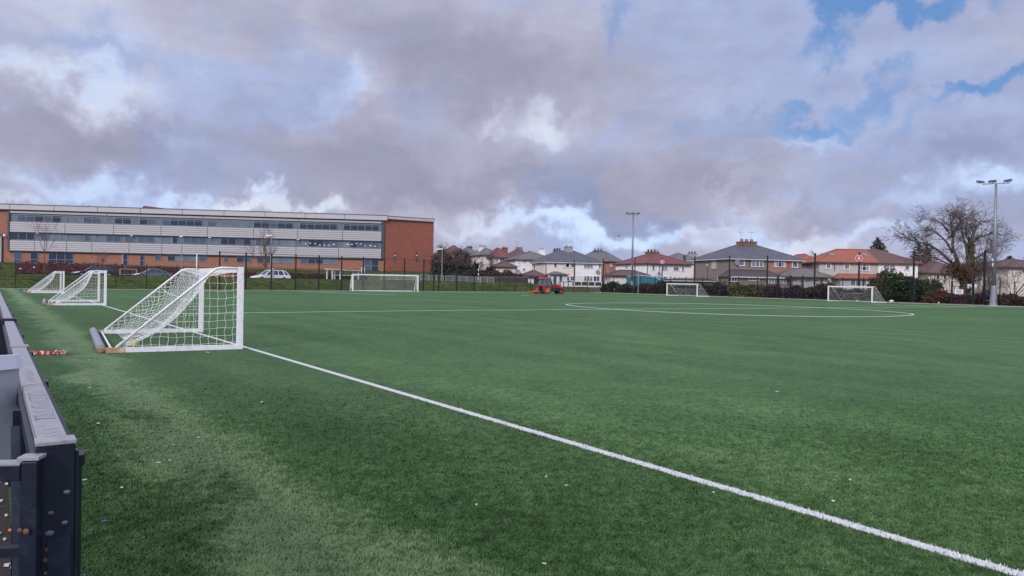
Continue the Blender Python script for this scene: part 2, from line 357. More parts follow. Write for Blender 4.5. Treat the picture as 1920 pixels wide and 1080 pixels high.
# ------------------------------------------------------------ mesh builder
class MB:
    def __init__(s): s.v = []; s.f = []; s.mi = []; s.cur = 0
    def add(s, vs, fs):
        o = len(s.v); s.v += [tuple(p) for p in vs]
        s.f += [tuple(i + o for i in f) for f in fs]; s.mi += [s.cur] * len(fs); return s
    def box(s, x0, x1, y0, y1, z0, z1):
        return s.add([(x0, y0, z0), (x1, y0, z0), (x1, y1, z0), (x0, y1, z0), (x0, y0, z1), (x1, y0, z1), (x1, y1, z1), (x0, y1, z1)],
                     [(0, 3, 2, 1), (4, 5, 6, 7), (0, 1, 5, 4), (1, 2, 6, 5), (2, 3, 7, 6), (3, 0, 4, 7)])
    def hexa(s, b, t):
        return s.add(list(b) + list(t), [(0, 3, 2, 1), (4, 5, 6, 7), (0, 1, 5, 4), (1, 2, 6, 5), (2, 3, 7, 6), (3, 0, 4, 7)])
    def prism(s, poly, y0, y1):      # polygon in xz extruded in y
        n = len(poly)
        vs = [(p[0], y0, p[1]) for p in poly] + [(p[0], y1, p[1]) for p in poly]
        return s.add(vs, [tuple(range(n)), tuple(range(2 * n - 1, n - 1, -1))] + [(i, i + n, (i + 1) % n + n, (i + 1) % n) for i in range(n)])
    def extr(s, poly, z0, z1):       # polygon in xy extruded in z
        n = len(poly)
        vs = [(p[0], p[1], z0) for p in poly] + [(p[0], p[1], z1) for p in poly]
        return s.add(vs, [tuple(range(n - 1, -1, -1)), tuple(range(n, 2 * n))] + [(i, (i + 1) % n, (i + 1) % n + n, i + n) for i in range(n)])
    def tube(s, pts, r, n=6, caps=True):
        pts = [Vector(p) for p in pts]; N = len(pts)
        rs = r if isinstance(r, (list, tuple)) else [r] * N
        vs = []; prev = None
        for i, p in enumerate(pts):
            a = pts[max(i - 1, 0)]; b = pts[min(i + 1, N - 1)]
            t = (b - a)
            t = t.normalized() if t.length > 1e-9 else Vector((0, 0, 1))
            if prev is None:
                h = Vector((0, 0, 1)) if abs(t.z) < 0.9 else Vector((1, 0, 0))
                x = t.cross(h).normalized()
            else:
                x = (prev - t * prev.dot(t))
                x = x.normalized() if x.length > 1e-6 else t.orthogonal().normalized()
            prev = x; y = t.cross(x)
            for k in range(n):
                an = 2 * math.pi * k / n
                vs.append(p + (x * math.cos(an) + y * math.sin(an)) * rs[i])
        fs = []
        for i in range(N - 1):
            for k in range(n):
                k2 = (k + 1) % n
                fs.append((i * n + k, i * n + k2, (i + 1) * n + k2, (i + 1) * n + k))
        if caps:
            fs.append(tuple(range(n - 1, -1, -1))); fs.append(tuple((N - 1) * n + k for k in range(n)))
        return s.add(vs, fs)
    def sq(s, p, q, w, h=None):       # square bar between two points
        p = Vector(p); q = Vector(q); h = h or w
        t = (q - p).normalized(); hlp = Vector((0, 0, 1)) if abs(t.z) < 0.9 else None
        if hlp is None: x = Vector((1, 0, 0)); x = (x - t * x.dot(t)).normalized()
        else: x = t.cross(hlp).normalized()
        y = x.cross(t)
        b = [p + x * a * w / 2 + y * c * h / 2 for a, c in ((-1, -1), (1, -1), (1, 1), (-1, 1))]
        e = [v + (q - p) for v in b]
        return s.add(b + e, [(0, 1, 2, 3), (7, 6, 5, 4), (0, 4, 5, 1), (1, 5, 6, 2), (2, 6, 7, 3), (3, 7, 4, 0)])
    def lathe(s, prof, n=16, c=(0, 0, 0), axis='z', caps=(1, 1), ring=False):
        vs = []
        for r_, h in prof:
            for k in range(n):
                a = 2 * math.pi * k / n; x, y = r_ * math.cos(a), r_ * math.sin(a)
                p = (x, y, h) if axis == 'z' else ((x, h, y) if axis == 'y' else (h, x, y))
                vs.append((p[0] + c[0], p[1] + c[1], p[2] + c[2]))
        fs = []
        for i in range(len(prof) - 1):
            for k in range(n):
                k2 = (k + 1) % n
                fs.append((i * n + k, i * n + k2, (i + 1) * n + k2, (i + 1) * n + k))
        if ring:
            o = (len(prof) - 1) * n
            for k in range(n): fs.append((o + k, o + (k + 1) % n, (k + 1) % n, k))
        else:
            if caps[0]: fs.append(tuple(range(n - 1, -1, -1)))
            if caps[1]: fs.append(tuple((len(prof) - 1) * n + k for k in range(n)))
        return s.add(vs, fs)
    def quads(s, P):                  # numpy array (n,4,3)
        o = len(s.v); s.v += [tuple(p) for p in P.reshape(-1, 3)]
        k = len(P); s.f += [(o + 4 * i, o + 4 * i + 1, o + 4 * i + 2, o + 4 * i + 3) for i in range(k)]; s.mi += [s.cur] * k
        return s
    def build(s, name, m=None, parent=None, bevel=0, smooth=False, mats=None):
        me = bpy.data.meshes.new(name); me.from_pydata(s.v, [], s.f)
        for mm in (mats or [m]): me.materials.append(M[mm] if isinstance(mm, str) else mm)
        if mats: me.polygons.foreach_set('material_index', s.mi)
        if bevel:
            bm = bmesh.new(); bm.from_mesh(me)
            bmesh.ops.bevel(bm, geom=list(bm.edges), offset=bevel, segments=2, affect='EDGES', profile=0.6)
            bm.normal_update(); bm.to_mesh(me); bm.free()
        bm = bmesh.new(); bm.from_mesh(me); bmesh.ops.recalc_face_normals(bm, faces=bm.faces); bm.to_mesh(me); bm.free()
        if smooth: me.polygons.foreach_set('use_smooth', [True] * len(me.polygons))
        o = bpy.data.objects.new(name, me); COL.objects.link(o)
        if parent: o.parent = parent
        return o

def tag(o, label=None, cat=None, group=None, kind=None):
    if label: o['label'] = label
    if cat: o['category'] = cat
    if group: o['group'] = group
    if kind: o['kind'] = kind
    return o
def thing(name, label, cat, loc=(0, 0, 0), rz=0, group=None):
    o = bpy.data.objects.new(name, None); COL.objects.link(o); o.location = loc; o.rotation_euler = (0, 0, rz)
    o.empty_display_size = 0.3
    return tag(o, label, cat, group)
def copy_tree(o, parent=None):
    c = o.copy(); COL.objects.link(c); c.parent = parent
    for ch in list(o.children): copy_tree(ch, c)
    return c

# ------------------------------------------------------------ the ground
DV = Vector((-0.572, 0.820, 0)).normalized()      # along the touchline, away
NV = Vector((DV.y, -DV.x, 0))                     # across the pitch, to the right
TL0 = Vector((-6.74, 18.5, 0))                    # a point on the touchline
def pt(s_, t_, z=0): return TL0 + NV * s_ + DV * t_ + Vector((0, 0, z))
CORN = ground(1112, 548.6); BK0 = ground(0, 541.6); BKD = (CORN - BK0).normalized(); BKN = Vector((-BKD.y, BKD.x, 0))
RT1 = ground(1862, 574.3); RTD = (RT1 - CORN).normalized(); RTN = Vector((-RTD.y, RTD.x, 0))
def hit2(px, A, d, py=515):
    """ray through pixel column px against the vertical plane A + t d -> t"""
    r_ = ray(px, py); A = Vector(A); d = Vector(d)
    # k*r = A + t d
    det = r_.x * (-d.y) + r_.y * d.x
    k = (A.x * (-d.y) + A.y * d.x) / det
    t = ((k * r_.x - A.x) * d.x + (k * r_.y - A.y) * d.y) / (d.x ** 2 + d.y ** 2)
    return t
SCH_L = at(20, 480, 157); SCH_R = at(722, 500, 168); SCH_L.z = SCH_R.z = 0
SCH_G = at(812, 500, 174); SCH_G.z = 0
SD = (SCH_R - SCH_L).normalized()
def sstep(x, a, b):
    t = np.clip((x - a) / (b - a), 0, 1); return t * t * (3 - 2 * t)
def terrain(X, Y):
    X = np.asarray(X, float); Y = np.asarray(Y, float)
    a = (X - BK0.x) * BKN.x + (Y - BK0.y) * BKN.y
    L = 1 - sstep(X, 0, 20)
    h = 1.62 * sstep(a, 1.2, 6.2) * (0.25 + 0.75 * L)
    # rise in front of the school
    q = (X - SCH_L.x) * (-SD.y) + (Y - SCH_L.y) * SD.x
    h = h + 1.95 * sstep(q, -13, -2) * (1 - sstep(X, SCH_G.x - 1, SCH_G.x + 9)) * (a > 0)
    # the estate beyond
    far = sstep(np.hypot(X, Y), 165, 260)
    h = h + far * 2.2 * (X > -400)
    rr = (X - CORN.x) * RTN.x + (Y - CORN.y) * RTN.y
    h = h + 0.25 * sstep(rr, 2, 14) * (X > 5)
    return h - 0.05 * (1 - sstep(a, 0.3, 1.0)) * 1.0
def tz(p): return float(terrain(p[0], p[1]))
gx = np.concatenate([np.array([-4000, -2000, -1000, -600, -400, -300]), np.arange(-230, 240, 1.6), np.array([300, 400, 600, 1000, 2000, 4000])])
gy = np.concatenate([np.array([-3000, -1000, -300, -100, -40]), np.arange(-20, 60, 4.0), np.arange(60, 260, 1.4), np.array([280, 320, 400, 600, 1000, 2000, 5000])])
GX, GY = np.meshgrid(gx, gy); GZ = terrain(GX, GY)
me = bpy.data.meshes.new('ground')
nx, ny = len(gx), len(gy)
vv = np.stack([GX, GY, GZ], -1).reshape(-1, 3)
idx = np.arange(nx * ny).reshape(ny, nx)
ff = np.stack([idx[:-1, :-1], idx[:-1, 1:], idx[1:, 1:], idx[1:, :-1]], -1).reshape(-1, 4)
me.from_pydata(vv.tolist(), [], ff.tolist())
me.polygons.foreach_set('use_smooth', [True] * len(me.polygons))
gm = bpy.data.materials.new('verge_grass'); gm.use_nodes = True
t = NT(gm.node_tree); b = t.n['Principled BSDF']
g = t.node('ShaderNodeNewGeometry').outputs['Position']
n1 = t.noise(g, 0.35, 6, 0.65); n2 = t.noise(t.v('MULTIPLY', g, (1, 1, 2)), 1.8, 6, 0.75); n3 = t.noise(t.v('MULTIPLY', g, (1, 1, 3)), 1.2, 5, 0.7)
c = t.mix(t.ss(n1, .35, .65), (0.050, 0.070, 0.020, 1), (0.100, 0.125, 0.030, 1))
c = t.mix(t.m('MULTIPLY', t.ss(n2, .42, .62), 0.8), c, (0.022, 0.034, 0.011, 1))
c = t.mix(t.m('MULTIPLY', t.ss(n3, .6, .78), 0.6), c, (0.11, 0.085, 0.045, 1))
t.set(b.inputs['Base Color'], c); b.inputs['Roughness'].default_value = 0.95; b.inputs['Specular IOR Level'].default_value = 0.1
bp = t.node('ShaderNodeBump'); bp.inputs['Strength'].default_value = 1.0; bp.inputs['Distance'].default_value = 0.25
t.set(bp.inputs['Height'], n2); t.l.new(bp.outputs[0], b.inputs['Normal'])
me.materials.append(gm); go = bpy.data.objects.new('ground', me); COL.objects.link(go); tag(go, kind='structure')

# turf of the pitch
tm = bpy.data.materials.new('artificial_turf'); tm.use_nodes = True
def turf_nodes(mtl, blades=False):
    t = NT(mtl.node_tree); b = t.n['Principled BSDF']
    g = t.node('ShaderNodeNewGeometry').outputs['Position']
    rel = t.v('SUBTRACT', g, tuple(TL0))
    s_ = t.v('DOT_PRODUCT', rel, tuple(NV)); tt = t.v('DOT_PRODUCT', rel, tuple(DV))
    st = t.node('ShaderNodeCombineXYZ', inp={0: s_, 1: tt, 2: 0.0}).outputs[0]
    n0 = t.noise(t.v('MULTIPLY', st, (1, .45, 1)), 0.13, 5, 0.6, 0.6)
    n1 = t.noise(t.v('MULTIPLY', st, (1, .6, 1)), 0.85, 5, 0.65, 0.4)
    n2 = t.noise(g, 11.0, 4, 0.7)
    n3 = t.noise(g, 75.0 if not blades else 120.0, 3, 0.7); n4 = t.noise(t.v('MULTIPLY', g, (1.0, 1.0, 1)), 3.6, 5, 0.75)
    # brushing stripes left by the tractor
    wv = t.m('SINE', t.m('MULTIPLY', t.m('ADD', s_, t.m('MULTIPLY', n0, 3.0)), 2.6))
    # pale worn lane behind the goals
    lane = t.m('ABSOLUTE', t.m('ADD', t.m('ADD', s_, 3.35), t.m('MULTIPLY', t.m('SUBTRACT', n1, 0.5), 2.2)))
    lane = t.m('MULTIPLY', t.ss(lane, 0.78, 0.0), t.ss(n2, .25, .7, .5, 1.0))
    L = t.m('ADD', t.m('MULTIPLY', t.m('SUBTRACT', n0, 0.5), 1.0), t.m('MULTIPLY', t.m('SUBTRACT', n1, 0.5), 1.15))  # broad mottling puts the sheen of the nap into the colour
    L = t.m('ADD', L, t.m('MULTIPLY', wv, 0.07))
    L = t.m('ADD', L, t.m('ADD', t.m('MULTIPLY', t.m('SUBTRACT', n2, 0.5), 2.6), t.m('MULTIPLY', t.m('SUBTRACT', n4, 0.5), 1.6)))
    L = t.m('ADD', L, t.m('MULTIPLY', t.m('SUBTRACT', n3, 0.5), 4.4 if blades else 3.4))
    L = t.m('ADD', L, t.m('MULTIPLY', lane, 1.35))
    f = t.m('MULTIPLY_ADD', L, 0.42, 0.49 if not blades else 0.575, clamp=True)
    r_ = t.n.new('ShaderNodeValToRGB'); t.set(r_.inputs[0], f); e = r_.color_ramp.elements
    e[0].position = 0.05; e[0].color = (0.008, 0.022, 0.006, 1)
    e[1].position = 0.98; e[1].color = (0.19, 0.275, 0.125, 1)
    for p_, c_ in ((0.34, (0.020, 0.058, 0.011, 1)), (0.56, (0.049, 0.115, 0.031, 1)), (.78, (0.098, 0.180, 0.063, 1))):
        q_ = e.new(p_); q_.color = c_
    colr = r_.outputs[0]
    # side strip behind the goals is darker
    side = t.ss(s_, -0.3, 0.5, 0.80, 1.0)
    scn_ = t.n.new('ShaderNodeVectorMath'); scn_.operation = 'SCALE'; t.set(scn_.inputs[0], colr); t.set(scn_.inputs[3], side)
    t.set(b.inputs['Base Color'], scn_.outputs[0])
    b.inputs['Roughness'].default_value = 0.7; b.inputs['Specular IOR Level'].default_value = 0.08 if not blades else .12
    b.inputs['Sheen Weight'].default_value = 0.10 if not blades else .02; b.inputs['Sheen Roughness'].default_value = 0.4
    b.inputs['Sheen Tint'].default_value = (0.66, 1.0, 0.62, 1)
    if not blades:
        bp = t.node('ShaderNodeBump'); bp.inputs['Strength'].default_value = 0.7; bp.inputs['Distance'].default_value = 0.02
        t.set(bp.inputs['Height'], t.m('ADD', n3, t.m('MULTIPLY', n2, 1.5))); t.l.new(bp.outputs[0], b.inputs['Normal'])
turf_nodes(tm)
def line_x(A, d, B, e):
    det = d.x * (-e.y) + e.x * d.y
    k = ((B.x - A.x) * (-e.y) + e.x * (B.y - A.y)) / det
    return A + d * k
sB = -4.93
TA = pt(sB, -40); TB = line_x(pt(sB, 0), DV, BK0, BKD); TD = CORN + RTD * 170
turf = MB(); turf.add([(TA.x, TA.y, .004), (TB.x, TB.y, .004), (CORN.x, CORN.y, .004), (TD.x, TD.y, .004)], [(3, 2, 1, 0)])
tag(turf.build('turf', tm), kind='structure')
bl = MB(); P1 = BK0 - BKD * 80
kb = MB()
def strip(mb, A, B, w0, w1, n_, z0, z1):
    a = A + n_ * w0; b_ = B + n_ * w0; c_ = B + n_ * w1; d_ = A + n_ * w1
    mb.extr([(a.x, a.y), (b_.x, b_.y), (c_.x, c_.y), (d_.x, d_.y)], z0, z1)
strip(kb, TB - BKD * 2, CORN + BKD * .2, 0.0, 0.45, BKN, -0.1, 0.07)
strip(kb, CORN + RTD * .2, TD, 0.0, 0.55, RTN, -0.1, 0.10)
tag(kb.build('kerb_edging', 'concrete'), kind='structure')
# worn soil margin beyond the kerb on the left
so = MB(); so.extr([tuple(pt(sB, -40))[:2], tuple(pt(sB, 70))[:2], tuple(pt(sB - 3, 70))[:2], tuple(pt(sB - 3, -40))[:2]], -0.2, 0.0)
tag(so.build('soil_margin', 'soil'), kind='structure')
# road and pavement behind the bank
rd = MB()
def sheet(mb, a0, a1, t0, t1, z):
    n = 24
    for i in range(n):
        u0 = t0 + (t1 - t0) * i / n; u1 = t0 + (t1 - t0) * (i + 1) / n
        c_ = [BK0 + BKD * u0 + BKN * a0, BK0 + BKD * u1 + BKN * a0, BK0 + BKD * u1 + BKN * a1, BK0 + BKD * u0 + BKN * a1]
        mb.add([(p.x, p.y, z) for p in c_], [(0, 1, 2, 3)])
sheet(rd, 7.2, 14.0, -60, 62, 1.66)
tag(rd.build('road', 'asphalt'), kind='structure')
pv = MB(); sheet(pv, 14.0, 17.5, -60, 62, 1.72)
tag(pv.build('pavement', 'concrete'), kind='structure')

# pitch markings
lm = mat('marking_white', (0.58, 0.58, 0.58), 0.8, 0.12, 40.0, dirt=((.10, .16, .10), .75, 60))
lmf = mat('marking_faint', (0.42, 0.50, 0.42), 0.8, 0.10, 2.0)
def poly_line(pts, w, z=.008, closed=False, pile=0.011):
    mb = MB(); n = len(pts)
    L = []; Rr = []
    for i, p in enumerate(pts):
        a = pts[(i - 1) % n] if (closed or i > 0) else pts[i]; c_ = pts[(i + 1) % n] if (closed or i < n - 1) else pts[i]
        d_ = (c_ - a).normalized(); q = Vector((-d_.y, d_.x, 0)) * w / 2
        L.append((p.x + q.x, p.y + q.y, z)); Rr.append((p.x - q.x, p.y - q.y, z))
    m_ = n if closed else n - 1
    lo = lambda q: [(x, y, .001) for x, y, _ in q]
    hi = lambda q: [(x, y, z + pile) for x, y, _ in q]
    mb.add(hi(L) + hi(Rr) + lo(L) + lo(Rr), [f for i in range(m_) for j in [(i + 1) % n] for f in ((i, n + i, n + j, j), (i, j, 2 * n + j, 2 * n + i), (n + j, n + i, 3 * n + i, 3 * n + j))])
    return mb
tag(poly_line([pt(0, -26), pt(0, 62)], 0.102, pile=.004).build('touchline_marking', lm), kind='structure')
def smooth(pts, closed=False, k=6):
    out = []; n = len(pts)
    for i in range(n if closed else n - 1):
        p0, p1, p2, p3 = (pts[(i - 1) % n] if closed or i > 0 else pts[i]), pts[i], pts[(i + 1) % n], (pts[(i + 2) % n] if closed or i < n - 2 else pts[(i + 1) % n])
        for j in range(k):
            u = j / k
            out.append(0.5 * ((2 * p1) + (-p0 + p2) * u + (2 * p0 - 5 * p1 + 4 * p2 - p3) * u * u + (-p0 + 3 * p1 - 3 * p2 + p3) * u ** 3))
    if not closed: out.append(pts[-1])
    return out
cp = [(1062, 571.3), (1078, 574), (1100, 576.3), (1140, 579.4), (1200, 583), (1290, 587.3), (1360, 589.9), (1440, 592.1), (1530, 593.7), (1600, 594.3), (1660, 593.7), (1700, 591.8),
      (1712, 590), (1702, 587.8), (1660, 583.9), (1600, 580), (1500, 575.4), (1400, 571.8), (1320, 569.8), (1240, 568.5), (1160, 568.1), (1100, 568.7), (1075, 569.7)]
tag(poly_line(smooth([ground(*c_) for c_ in cp], True), 0.15, closed=True).build('centre_circle_marking', lm), kind='structure')
tag(poly_line(smooth([ground(*c_) for c_ in [(246, 588.8), (455, 587), (740, 583.4), (1050, 580.7), (1280, 579), (1500, 577.6), (1700, 576.3), (1990, 575)]]), 0.13, pile=.007).build('halfway_marking', lmf), kind='structure')
tag(poly_line([ground(976, 554.8), ground(991, 554.1)], 0.2).build('penalty_marking', lm), kind='structure')
tag(poly_line([ground(560, 546.6), ground(740, 553.4)], 0.12).build('penalty_area_marking', lmf), kind='structure')
tag(poly_line([ground(600, 546.6), ground(1000, 549.3)], 0.12).build('goal_line_marking', lmf), kind='structure')
tag(poly_line([ground(1640, 571.5), ground(1830, 575.0)], 0.12).build('side_line_marking', lmf), kind='structure')

# near turf pile: fibres
def fibres():
    N = 1150000
    u = rng.random(N); D = 2.0 * (13.0 / 2.0) ** (u ** 1.0)
    X = (rng.random(N) * 2 - 1) * (0.74 * D + 3.2)
    off = (X - TL0.x) * NV.x + (D - TL0.y) * NV.y
    k = (off > sB + 0.03) & (rng.random(N) > sstep(D, 4.5, 13)) & (rng.random(N) > sstep(np.abs(X) - .74 * D, .7, 3.2)); X = X[k]; D = D[k]; off = off[k]; n = len(X)
    ang = rng.normal(0.9, 1.6, n)
    lean = rng.random(n) * 0.026 + 0.008
    h = 0.006 + 0.020 * rng.random(n) ** 1.3
    w = 0.0021 * (D / 2.5) ** 0.7 + 0.0008
    wx, wy = -np.sin(ang) * w, np.cos(ang) * w
    lx = np.cos(ang) * lean; ly = np.sin(ang) * lean
    z0 = 0.004
    A = np.stack([X - wx, D - wy, np.full(n, z0)], -1); B = np.stack([X + wx, D + wy, np.full(n, z0)], -1)
    Cc = np.stack([X + lx + wx * .4, D + ly + wy * .4, z0 + h], -1)
    V = np.stack([A, B, Cc], 1).reshape(-1, 3)
    me = bpy.data.meshes.new('turf_fibres')
    me.vertices.add(3 * n); me.vertices.foreach_set('co', V.astype(np.float32).ravel())
    me.loops.add(3 * n); me.loops.foreach_set('vertex_index', np.arange(3 * n, dtype=np.int32))
    me.polygons.add(n); me.polygons.foreach_set('loop_start', np.arange(0, 3 * n, 3, dtype=np.int32))
    tb = bpy.data.materials.new('turf_fibre'); tb.use_nodes = True; turf_nodes(tb, True)
    lb = mat('white_fibre', (0.62, 0.61, 0.63), 0.7, 0.3, 50)
    me.materials.append(tb); me.materials.append(lb)
    me.polygons.foreach_set('material_index', ((np.abs(off + rng.normal(0, .007, n)) < 0.054) & (rng.random(n) < .86)).astype(np.int32))
    me.update(); me.validate()
    o = bpy.data.objects.new('grass', me); COL.objects.link(o)
    tag(o, 'short green artificial grass fibres in the foreground', 'grass', kind='stuff')
fibres()

# ------------------------------------------------------------ portable goals
def goal(label, group, Wd=6.0, Hh=1.93, Dp=2.75, top=0.55, post=0.135, near=True, rc=0.0033):
    """origin at the near post's base; local x along the mouth, local y back"""
    root = thing('football_goal', label, 'football goal', group=group)
    for x in (0, Wd):
        mb = MB(); mb.box(x - post / 2, x + post / 2, -post / 2, post / 2, 0.0, Hh); mb.build('post', 'white_paint', root, bevel=.012)
    mb = MB(); mb.box(post / 2 + .003, Wd - post / 2 - .003, -post / 2 + .002, post / 2 - .002, Hh - post, Hh - .002); mb.build('crossbar', 'white_paint', root)
    for x in (0, Wd):
        mb = MB(); mb.sq((x, post / 2 + .002, .055), (x, Dp, .055), .105); mb.build('ground_bar', 'white_paint', root)
        mb = MB(); mb.tube([(x, 0.05, Hh - .03), (x, top * .8, Hh - .03), (x, top, Hh - .06), (x, top + .12, Hh - .16), (x, Dp - .18, .11)], .029, 8)
        mb.build('stay', 'white_paint', root, smooth=True)
    mb = MB(); mb.tube([(.0, Dp - .1, .06), (Wd, Dp - .1, .06)], .025, 8); mb.build('rear_bar', 'white_paint', root)
    mb = MB()
    mb.lathe([(.085, -.05), (.09, -.03), (.09, Wd + .03), (.085, Wd + .05)], 18, (0, Dp + .11, .095), 'x')
    rl = mb.build('roller_weight', 'roller', root, smooth=False)
    mb = MB(); mb.lathe([(.066, -.06), (.066, -.052)], 18, (0, Dp + .11, .095), 'x'); mb.lathe([(.03, -.08), (.03, -.062)], 10, (0, Dp + .11, .095), 'x')
    mb.sq((0, Dp + .02, .056), (0, Dp - .36, .056), .109); mb.build('rusty_end', 'rust', root)
    mb = MB(); mb.sq((Wd, Dp + .02, .056), (Wd, Dp - .14, .056), .109); mb.build('rusty_end', 'rust', root)
    # net
    net = MB()
    zt = Hh - .06
    def topline(y):
        if y < top: return zt
        return max(.08, zt + (.12 - zt) * (y - top) / (Dp - .2 - top))
    c_ = 0.165
    ns = 3
    for x, sg in ((0.0, 1), (Wd, -1)):
        ny_ = int(Dp / c_)
        for i in range(1, ny_):
            y = i * Dp / ny_; zt_ = topline(y)
            pts = []
            m_ = max(2, int(zt_ / .16))
            for j in range(m_ + 1):
                z = .10 + (zt_ - .10) * j / m_
                bulge = .10 * math.sin(math.pi * j / m_) * math.sin(math.pi * min(1, y / Dp))
                pts.append((x + sg * bulge, y + .02 * math.sin(j * 3.1 + i) - .03 * math.sin(math.pi * j / m_), z))
            net.tube(pts, rc, ns, False)
        nz_ = int(Hh / c_)
        for j in range(1, nz_):
            z = j * Hh / nz_
            ye = Dp - .2 if z < .2 else (top + (Dp - .2 - top) * (zt - z) / (zt - .12))
            pts = []
            m_ = max(2, int(ye / .2))
            for i in range(m_ + 1):
                y = ye * i / m_ + .05 * (i == 0)
                sc_ = math.sin(math.pi * i / m_)
                pts.append((x + sg * .10 * sc_, y, z - .05 * sc_ + .012 * math.sin(i * 2.3 + j)))
            net.tube(pts, rc, ns, False)
    # back net: rectangular patch between the stays, sagging inwards; diamond mesh
    BL = math.hypot(Dp - .2 - top, zt - .12)
    def back(u, v):            # u 0..1 across, v 0..1 from top to ground
        y = top + (Dp - .22 - top) * v; z = zt + (.11 - zt) * v
        su = min(1.0, (math.sin(math.pi * u)) ** .45) if 0 < u < 1 else 0
        sv_ = math.sin(math.pi * min(1, v * 1.02)) ** .8 if 0 < v < 1 else 0
        sag = su * (.50 * sv_ + .10 * v)
        return (u * Wd, y - sag * .72 - .45 * su * max(0, v - .55), max(.03, z - sag * .62 + .02 * math.sin(u * 23 + v * 9)))
    nu = int(Wd / (c_ * 1.45)); nv_ = int(BL / (c_ * 1.2))
    for k in range(-nv_, nu + 1):
        for sgn in (1, -1):
            pts = []
            for j in range(nv_ + 1):
                i = (k + j) if sgn == 1 else (k + nv_ - j)
                if 0 <= i <= nu: pts.append(back(i / nu, j / nv_))
            if len(pts) > 1: net.tube(pts, rc * 1.15, ns, False)
    # top net
    for i in range(nu + 1):
        u = i / nu
        net.tube([(u * Wd, .05 + (top - .05) * q, zt - .16 * math.sin(math.pi * u) ** .5 * math.sin(math.pi * min(1, q * .9 + .05))) if 0 < u < 1 else (u * Wd, .05 + (top - .05) * q, zt) for q in (0, .33, .66, 1)], rc, ns, False)
    for q in (.25, .5, .75, 1.0):
        net.tube([(u * Wd, top * q, zt - .16 * (math.sin(math.pi * u) ** .5 if 0 < u < 1 else 0) * math.sin(math.pi * min(1, q * .9 + .05))) for u in [i / 24 for i in range(25)]], rc, ns, False)
    # selvedge cords and scallops on the near post
    net.tube([back(i / 30, .30) for i in range(31)], rc * 2.0, 4, False)
    net.tube([back(.5 + .02 * math.sin(j), j / 20) for j in range(21)], rc * 1.8, 4, False)
    net.build('net', 'net', root)
    return root
def place_goal(root, p_near, p_far):
    d_ = (p_far - p_near); root.location = (p_near.x, p_near.y, 0.004)
    return d_
def orient(root, p, mouth, back_left=True):
    mth = Vector((mouth.x, mouth.y, 0)).normalized()
    ang = math.atan2(mth.y, mth.x)
    root.location = (p.x, p.y, 0.006); root.rotation_euler = (0, 0, ang)

G = 'small white portable goals round the pitch'
mouth = Vector((-.51, .86, 0))
g1 = goal('nearest white portable goal, its net holding a yellowish ball', G)
orient(g1, ground(449, 655), mouth)        # local y = +90deg from the mouth = (-.86,-.51): away from the pitch
g2 = copy_tree(g1); g2['label'] = 'middle white goal of the three in a row on the left'
orient(g2, ground(197, 572.5), Vector((-.53, .85, 0)))
g3 = copy_tree(g1); g3['label'] = 'farthest white goal of the three in a row on the left'
orient(g3, ground(119, 549.7), Vector((-.55, .84, 0)))
# goals on the far side: mirrored (net goes to the right)
def mirror_goal(label, p, mth, k=1.0):
    r_ = copy_tree(g1); r_['label'] = label
    for ch in list(r_.children):
        if ch.name.startswith('roller') or ch.name.startswith('rusty'): bpy.data.objects.remove(ch)
    r_.location = (p.x, p.y, .006); r_.rotation_euler = (0, 0, math.atan2(mth.y, mth.x)); r_.scale = (k, -k, k)
    return r_
g4 = mirror_goal('white goal with sagging net in front of the dark hedge, right of the tractor', ground(1307, 556.4), Vector((-.58, .82, 0)))
g5 = mirror_goal('white goal farthest right, standing near the green laurel bush', ground(1635, 567.7), Vector((-.50, .86, 0)))

